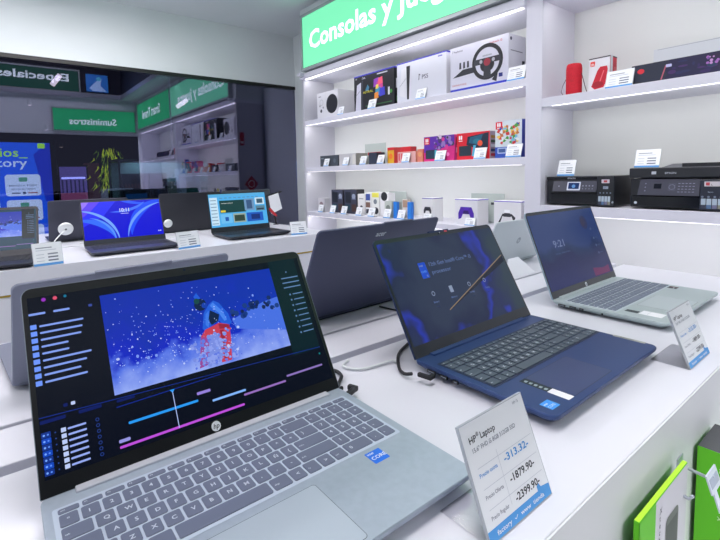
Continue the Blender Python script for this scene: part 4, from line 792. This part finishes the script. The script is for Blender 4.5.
pbox('accessory_box','box with a yellow top patch on the lower shelf','box',2.128,2.055,z3,.15,dep=.06,x=1.90,front=(226,228,226),side=(226,226,228),draw=lambda D,w,h:(D.rect(w*.1,h*.78,w*.95,h*.97,I((222,216,90)),1),D.circ(w*.5,h*.6,w*.22,I((120,130,140)),1),D.circ(w*.6,h*.22,w*.3,I((40,44,56)),1)))
pbox('headphone_box','white box with black headphones pictured at its top','box',2.045,1.975,z3,.145,dep=.06,x=1.90,front=(232,232,236),side=(226,226,230),draw=lambda D,w,h:D.circ(w*.5,h*.86,w*.4,I((36,38,46)),1))
acryl('acrylic_stand','frosted stand behind the boxes on the lower shelf',2.10,1.95,z3,.150,2.03)
pbox('accessory_box','small greyish box left of the blue one','box',1.965,1.905,z3,.10,dep=.05,front=(196,204,198),side=(170,178,176),draw=lambda D,w,h:D.circ(w*.5,h*.6,w*.3,I((130,140,136)),1))
pbox('accessory_box','bright blue slim box, left of the brown one','box',1.890,1.862,z3,.098,dep=.02,front=(40,130,225),side=(40,120,215))
pbox('accessory_box','brown and white box between the two blue ones','box',1.842,1.795,z3,.112,dep=.02,x=1.885,front=(222,214,206),side=(196,180,166),draw=lambda D,w,h:D.rect(w*.1,h*.6,w*.9,h*.97,I((176,146,126)),1))
pbox('accessory_box','bright blue slim box, right of the brown one','box',1.778,1.748,z3,.100,dep=.02,front=(40,130,225),side=(40,120,215))
for y,lb in ((2.61,'price card before the small mouse box on the lower shelf'),(2.47,'price card before the left dark headset box'),(2.345,'price card before the right dark headset box'),(2.19,'price card before the white box on the lower shelf'),(2.07,'price card before the box with the yellow patch'),(1.93,'price card before the small greyish box'),(1.815,'price card before the brown and white box')): shelf_card(y,z3,lb,.058,.056)
def pad(c,c2):
    def f(D,w,h):
        cx,cy=w*.5,h*.52; s=w*.34
        D.poly([(cx-s,cy-s*.9),(cx-s*.62,cy-s*.75),(cx-s*.42,cy-s*.28),(cx+s*.42,cy-s*.28),(cx+s*.62,cy-s*.75),(cx+s,cy-s*.9),(cx+s*1.02,cy-s*.2),(cx+s*.7,cy+s*.5),(cx-s*.7,cy+s*.5),(cx-s*1.02,cy-s*.2)],I(c),1)
        D.poly([(cx-s*.4,cy-s*.25),(cx+s*.4,cy-s*.25),(cx+s*.3,cy+s*.12),(cx-s*.3,cy+s*.12)],I(c2),2); D.rrect(cx-s*.3,cy+s*.14,cx+s*.3,cy+s*.45,.002,I(tuple(min(255,int(q*1.1)) for q in c)),2)
        if c[0]>200: D.poly([(cx-s,cy-s*.9),(cx-s*.72,cy-s*.8),(cx-s*.5,cy-s*.2),(cx+s*.5,cy-s*.2),(cx+s*.72,cy-s*.8),(cx+s*.9,cy-s*.3),(cx+s*.5,cy+s*.05),(cx-s*.5,cy+s*.05)],I(c2),1.5)
    return f
pbox('controller_box','white box with a small dark controller, left on the lower shelf','box',1.668,1.590,z3,.127,dep=.08,front=(226,226,230),side=(226,226,230),draw=pad((48,50,62),(30,30,40)),topc=(70,60,170))
pbox('controller_box','white box picturing a purple controller on the lower shelf','box',1.446,1.312,z3,.128,dep=.09,front=(224,224,232),side=(226,226,230),draw=pad((78,36,172),(50,24,110)),topc=(80,60,190))
pbox('controller_box','white box picturing a white and black controller on the lower shelf','box',1.222,1.085,z3,.126,dep=.08,front=(226,226,232),side=(226,226,230),draw=pad((226,228,234),(46,48,58)),topc=(80,60,190))
acryl('acrylic_stand','frosted stand between the purple and white controller boxes',1.465,1.270,z3,.150,2.02,lambda D,w,h:D.rect(w*.62,h*.62,w*.9,h*.70,I((60,60,70)),1))
shelf_card(1.345,z3,'price card before the purple controller box',.060,.040); shelf_card(1.62,z3,'price card before the small dark controller box',.055,.046)

# right bay, upper shelf
zr=.6245
r = empty('bluetooth_speaker', (1.885,.878,zr), 0, 'red cylindrical speaker with strap standing on the upper right shelf', 'speaker')
T = MB(); REDF=noisy('red_fabric',(214,26,50),(196,20,42),.7,300,.2); T.lathe([(.022,0),(.0285,.004),(.029,.02),(.029,.105),(.0275,.118),(.024,.124),(.0,.125)],REDF,n=28); T.build('body', r)
T = MB(); D = Draw(T,(-.0295,.006,0),(0,-1,0),(0,0,1)); D.text('JBL',.001,.052,.016,I((190,24,44)),2); T.build('logo', r)
T = MB(); T.tube([(0,.029,.075),(-.005,.042,.045),(-.01,.046,.02),(-.012,.036,.004),(-.012,.03,.003)],.0014,mat('cord',(90,60,70),.5),6); T.tube([(0,-.029,.085),(-.005,-.040,.05),(-.01,-.050,.02),(-.01,-.056,.004)],.0014,mat('cord'),6); T.build('strap', r)
def d_jbl(D,w,h):
    D.rrect(w*.08,h*.76,w*.30,h*.90,.002,I((225,60,45)),1); D.text('JBL',w*.11,h*.79,.010,I((245,240,240)),2)
    D.poly([(w*.14,h*.18),(w*.30,h*.09),(w*.72,h*.12),(w*.80,h*.22),(w*.90,h*.62),(w*.86,h*.72),(w*.55,h*.72),(w*.42,h*.62)],I((206,28,52)),1); D.circ(w*.45,h*.22,w*.26,I((170,20,40)),1.5,16,ry=h*.09); D.line((w*.55,h*.3),(w*.72,h*.6),.004,I((235,110,120)),2)
pbox('speaker_box','white and red speaker carton standing next to the red speaker','box',.822,.745,zr,.132,dep=.06,x=1.885,front=(232,230,236),side=(212,44,64),draw=d_jbl,sdraw=lambda D,w,h:(D.rect(0,h*.0,w*.35,h,I((226,224,232)),1),D.rect(w*.5,h*.3,w*.9,h*.7,I((226,90,100)),1)),topc=(60,60,70))
card(1.845,.700,zr,.092,.068,72,rad(-90),'price card between the speaker carton and the dark soundbar box',group='price cards on the shelves',foot=.02)
cable([(1.86,.655,zr+.002),(1.85,.645,zr+.008),(1.85,.632,zr+.004),(1.855,.625,zr+.002)],.0015,CB,'cable','short black wire end beside the dark soundbar box')
def d_kb(D,w,h):
    D.circ(.030,h*.66,.011,I((220,44,60)),1,14,ry=.009); D.poly([(.095,0),(.11,h*.3),(.10,h*.7),(.12,h),(w,h),(w,0)],I((34,32,70)),.5)
    rn=random.Random(4)
    D.rrect(.105,h*.66,.122,h*.8,.002,I((200,200,240)),2)
    for k in range(40): D.circ(rn.uniform(.12,.55),h*rn.uniform(.2,.85),rn.uniform(.003,.016),I(rn.choice([(50,34,90),(36,40,86),(70,40,100),(30,60,90),(44,30,66)])),1+k*.02,8,ry=rn.uniform(.003,.008))
    for k in range(16): D.circ(.215+rn.uniform(0,.06),h*rn.uniform(.45,.85),rn.uniform(.002,.005),I(rn.choice([(200,150,210),(170,110,190),(120,80,160)])),2+k*.03,6)
    D.line((.092,h*.1),(.105,h*.75),.004,I((190,100,120)),2)
pbox('soundbar_box','long dark box with purple artwork and a red badge on the upper right shelf','box',.665,.06,zr,.070,dep=.07,x=1.865,front=(40,46,66),side=(30,34,50),draw=d_kb)
pbox('flat_box','long white box with a dark edge behind the dark soundbar box','box',.630,.02,zr,.135,dep=.05,x=1.965,front=(216,220,228),side=(206,210,218),draw=lambda D,w,h:(D.rect(0,h*.54,w,h*.665,I((36,40,52)),1),D.rect(w*.02,h*.97,w,h*.985,I((170,174,184)),1)))
# printers
zp=.1815
PBK = mat('printer_black',(26,29,38),.35); PBK2=mat('printer_panel',(58,60,76),.35); PGL=mat('printer_gloss',(16,18,26),.15)
def tanks(r,x0,x1,zb,n,yf):
    w=(x1-x0)/n
    for k in range(n):
        T=MB(); T.box(x0+k*w+.001,x0+(k+1)*w-.0015,yf-.0015,yf,zb,zb+.032,mat('tank_white',(180,195,210),.3)); T.box(x0+k*w+.001,x0+(k+1)*w-.0015,yf-.0018,yf,zb,zb+.012,mat('tank_ink%d'%k,((60,66,84),(90,120,160),(120,120,150),(140,140,130))[k%4],.3)); T.build('ink_tank', r)
r = empty('printer', (1.86,.970,zp), rad(-90), 'black tank printer at the left of the printer shelf', 'printer')   # local x along -y
T=MB(); T.box(0,.212,0,.20,.006,.105,PBK); T.build('body', r, .004,3); T=MB(); T.box(-.002,.214,.002,.20,.105,.118,PBK); T.box(.0,.21,-.001,.01,.107,.117,PGL); T.build('scanner_lid', r, .002)
T=MB(); T.box(.205,.268,-.018,.17,.004,.120,PBK); T.build('tank_housing', r, .004,3)
T=MB(); T.M=Matrix(((1,0,0,.030),(0,1,0,-.0005),(0,.0,1,.058),(0,0,0,1))); T.add([(0,-.012,0),(.172,-.012,0),(.172,0,.042),(0,0,.042),(0,.004,0),(.172,.004,0),(.172,.004,.042),(0,.004,.042)],[(0,1,2,3),(4,5,1,0),(5,6,2,1),(7,4,0,3),(7,6,5,4)],PBK2)
D=Draw(T,(0,-.012,0),(1,0,0),(0,12,42),.0004)
D.rrect(.058,.005,.110,.040,.002,mat('lcd_frame',(200,205,225),.3),1); D.rrect(.063,.011,.105,.036,.001,scr((24,50,100)),2); D.circ(.084,.022,.007,scr((90,140,200)),3); D.circ(.025,.022,.003,mat('btn',(120,124,145),.4),1)
for k in range(4): D.circ(.120+k*.012,.024,.003,mat('btn'),1); D.circ(.120+k*.012,.012,.002,mat('btn'),1)
T.build('control_panel', r)
T=MB(); T.box(.02,.205,-.006,0,.010,.050,PGL); T.box(.03,.20,-.004,0,.050,.0585,BLACK); T.build('paper_tray', r, .002)
T=MB(); D=Draw(T,(.088,-.0015,.1085),(1,0,0),(0,0,1),.0003); D.text('EPSON',0,0,.008,I((190,194,205)),1,width=.03); D.O=Vector((.205,-.0185,0)); D.rrect(.018,.092,.046,.106,.001,I((205,195,205)),1); D.rect(.026,.095,.038,.103,I((190,70,80)),2); D.rect(.024,.070,.042,.080,I((150,160,180)),1); D.text('ET',.027,.072,.006,I((60,70,90)),2); 
for k in range(4): D.circ(.014+k*.012,.055,.003,I((110,120,140)),1)
D.circ(.058,.02,.004,I((150,160,170)),1)
T.build('label', r); tanks(r,.212,.256,.010,4,-.018)
r = empty('printer', (1.86,.655,zp), rad(-90), 'larger black tank printer with document feeder on the printer shelf', 'printer')
T=MB(); T.box(0,.36,0,.20,.006,.108,PBK); T.build('body', r, .004,3); T=MB(); T.box(-.003,.36,-.008,.20,.110,.146,PBK); T.build('document_feeder', r, .004,3)
T=MB(); T.add([(.08,.04,.146),(.30,.04,.146),(.30,.17,.160),(.08,.17,.160),(.08,.17,.150),(.30,.17,.150)],[(0,1,2,3),(3,2,5,4),(0,3,4),(1,5,2),(0,4,5,1)],PBK2); T.box(.14,.25,.05,.075,.146,.160,PBK); T.build('paper_feed_tray', r, .001)
T=MB(); T.M=Matrix(((1,0,0,.030),(0,1,0,-.0005),(0,0,1,.050),(0,0,0,1))); T.add([(0,-.022,0),(.178,-.022,0),(.178,-.004,.056),(.004,-.004,.056),(0,.0,0),(.178,.0,0),(.178,.0,.056),(.004,.0,.056)],[(0,1,2,3),(4,5,1,0),(5,6,2,1),(7,4,0,3),(7,6,5,4)],PBK2)
D=Draw(T,(0,-.022,0),(1,0,0),(0,18,56),.0004); D.rect(.048,.024,.070,.042,scr((16,22,34)),2)
for k in range(5):
    for j in range(4): D.rect(.118+k*.010,.012+j*.010,.124+k*.010,.014+j*.010,mat('btn2',(130,134,158),.4),1)
D.rrect(.09,.016,.112,.044,.004,mat('btn3',(66,70,88),.4),1); D.ring(.101,.030,.009,.001,mat('btn2'),2)
for j in range(3): D.circ(.022,.016+j*.013,.002,mat('btn2'),1)
T.build('control_panel', r)
T=MB(); T.box(.006,.21,-.012,0,.006,.048,PGL); T.build('paper_tray', r, .003)
T=MB(); T.box(.210,.29,-.024,.10,.004,.104,mat('tankh',(36,42,58),.3)); T.build('tank_housing', r, .004,3)
def piece(n,O,fn):
    T=MB(); fn(Draw(T,O,(1,0,0),(0,0,1),.0003)); T.build(n,r)
piece('brand_lettering',(0,-.0085,0),lambda D:D.text('EPSON',.108,.124,.009,I((190,194,205)),1,width=.032))
piece('badge',(0,-.0085,0),lambda D:D.rrect(.068,.123,.082,.133,.001,I((190,196,206)),1))
piece('round_badge',(0,-.0125,0),lambda D:D.circ(.022,.022,.005,I((190,196,206)),1))
piece('front_label',(0,-.0245,0),lambda D:(D.rrect(.222,.082,.262,.098,.001,I((205,200,208)),1),D.rect(.226,.085,.236,.095,I((190,70,80)),2),D.text('L',.24,.085,.008,I((60,60,70)),2),D.text('Epson',.232,.062,.006,I((150,160,175)),1)))
for k in range(4): piece('indicator',(0,-.0245,0),lambda D:D.circ(.218+k*.016,.048,.0035,I((120,130,150)),1))
tanks(r,.214,.272,.010,4,-.024)
card(1.885,.905,zp+.119,.072,.070,72,rad(-90),'price card standing on top of the left printer',group='price cards on the printers',foot=.03)
card(1.885,.615,zp+.1465,.080,.070,72,rad(-90),'price card standing on top of the larger printer',group='price cards on the printers',foot=.03)

# ------------------------------------------------------------------ boxes hanging at the counter front
GRN=(96,196,30)
def hangbox(name,label,x,y,z,w,d,h,front,side,top,fd=None,sd=None,rx=0):
    # x,y,z = top left (low x), back corner ; front faces -Y
    r=empty(name,(x,y,z),0,label,'box',rx=rx)
    T=MB(); T.box(0,w,-d,0,-h,0,I(side)); T.build('carton', r, .001)
    T=MB(); D=Draw(T,(0,-d-.0003,-h),(1,0,0),(0,0,1),.0003); D.rect(.0005,.0005,w-.0005,h-.0005,I(front),0); fd and fd(D,w,h); T.build('printed_front', r)
    T=MB(); D=Draw(T,(-.0003,0,-h),(0,-1,0),(0,0,1),.0003); D.rect(.0005,.0005,d-.0005,h-.0005,I(side),0); sd and sd(D,d,h); T.build('printed_side', r)
    T=MB(); D=Draw(T,(0,-d,.0003),(1,0,0),(0,1,0),.0003); D.rect(.0005,.0005,w-.0005,d-.0005,I(top),0)
    if top[0]<100: D.text('Go',.006,d*.30,.014,I((170,172,176)),1)
    T.build('printed_top', r)
    return r
def sd2(D,d,h):
    D.text('88',d*.42,h-.030,.014,I((210,235,180)),1); D.rrect(d*.48,h-.048,d*.62,h-.036,.002,I((150,215,90)),1); D.text('Xtech',d*.42,h-.10,.008,I((220,240,200)),1)
    D.M=None
hangbox('accessory_box','tall green box with a dark top hanging at the counter front',.795,.182,-.080,.09,.062,.30,(214,218,222),GRN,(72,74,78),lambda D,w,h:D.rrect(w*.15,h*.3,w*.8,h*.85,.004,I((150,160,166)),1),sd2)
def fd1(D,w,h):
    D.rect(0,0,w*.30,h,I(GRN),.5); D.rrect(w*.52,h*.05,w*.80,h-.040,.008,I((110,116,112)),1); D.rect(w*.54,h*.07,w*.78,h-.05,I((84,90,88)),1.5)
    T2=D.text; 
    for k,ch in enumerate('Xtech'): D.text(ch,w*.38,h-.022-k*.009,.010,I((70,74,84)),1)
hangbox('cable_box','white and green window box hanging at the counter front',.537,.176,-.060,.165,.006,.28,(206,206,214),GRN,(176,226,50),fd1)
T=MB(); T.box(.44,.530,.165,.184,-.36,-.105,I((196,190,170))); T.box(.44,.530,.1645,.165,-.109,-.105,BLACK); T.box(.44,.530,.1645,.184,-.1055,-.1045,BLACK)
T.build('flat_package',label='beige package with a dark rim, lowest left at the counter front',category='package')
MET=mat('hook_metal',(190,196,206),.3,.6)
def hook(x,z,l,label,tag=True):
    r=empty('display_hook',(x,.188,z),0,label,'hook'); T=MB(); T.box(-.012,.012,-.002,0,-.012,.012,MET); T.build('plate', r)
    T=MB(); T.tube([(0,-.002,0),(0,-l,-.002),(0,-l-.004,.004)],.0022,MET); T.build('peg', r)
    if tag:
        T=MB(); T.M=Matrix.Translation((0,-l-.004,-.004))@Matrix.Rotation(rad(-18),4,'X')
        T.box(-.020,.020,-.002,0,-.010,.014,mat('tagw',(206,214,226),.3)); T.box(-.016,.016,-.0025,-.002,-.004,.008,mat('tagp',(168,178,196),.5)); T.box(-.014,-.002,-.002,0,-.034,-.010,mat('tagw')); T.build('label_holder', r, .001)
hook(.734,-.086,.034,'metal hook with a clear label holder between the hanging boxes'); hook(.690,-.100,.024,'short metal hook above the white and green box',False)

# ------------------------------------------------------------------ camera, world, view
cam = bpy.data.cameras.new('camera'); co = bpy.data.objects.new('camera', cam); COL.objects.link(co); sc.camera = co
Rv=Vector((0.79249207,-0.60946179,-0.02264163)); Uv=Vector((0.06846763,0.05201684,0.99629636)); Fv=Vector((0.60602682,0.79110718,-0.08295133))
co.matrix_world = Matrix(((Rv.x,Uv.x,-Fv.x,0),(Rv.y,Uv.y,-Fv.y,0),(Rv.z,Uv.z,-Fv.z,.32825595),(0,0,0,1)))
cam.sensor_fit='HORIZONTAL'; cam.sensor_width=36; cam.lens=448.780759/720*36; cam.shift_x=22.0838/720; cam.shift_y=-57.8887/720; cam.clip_start=.01; cam.clip_end=100
cam.dof.use_dof=False
w = bpy.data.worlds.new('world'); sc.world = w; w.use_nodes = True
bg = w.node_tree.nodes['Background']; bg.inputs[0].default_value=(.62,.66,.85,1); bg.inputs[1].default_value=.10
for n in ('snow_picture','lockscreen','wallpaper_with_sheen'):
    for m in bpy.data.materials:
        if m.name.startswith(n): m.node_tree.nodes['Principled BSDF'].inputs['Specular IOR Level'].default_value=.22
sc.view_settings.view_transform='Standard'; sc.view_settings.look='None'; sc.view_settings.gamma=1; sc.view_settings.exposure=0.0; sc.view_settings.use_curve_mapping=False
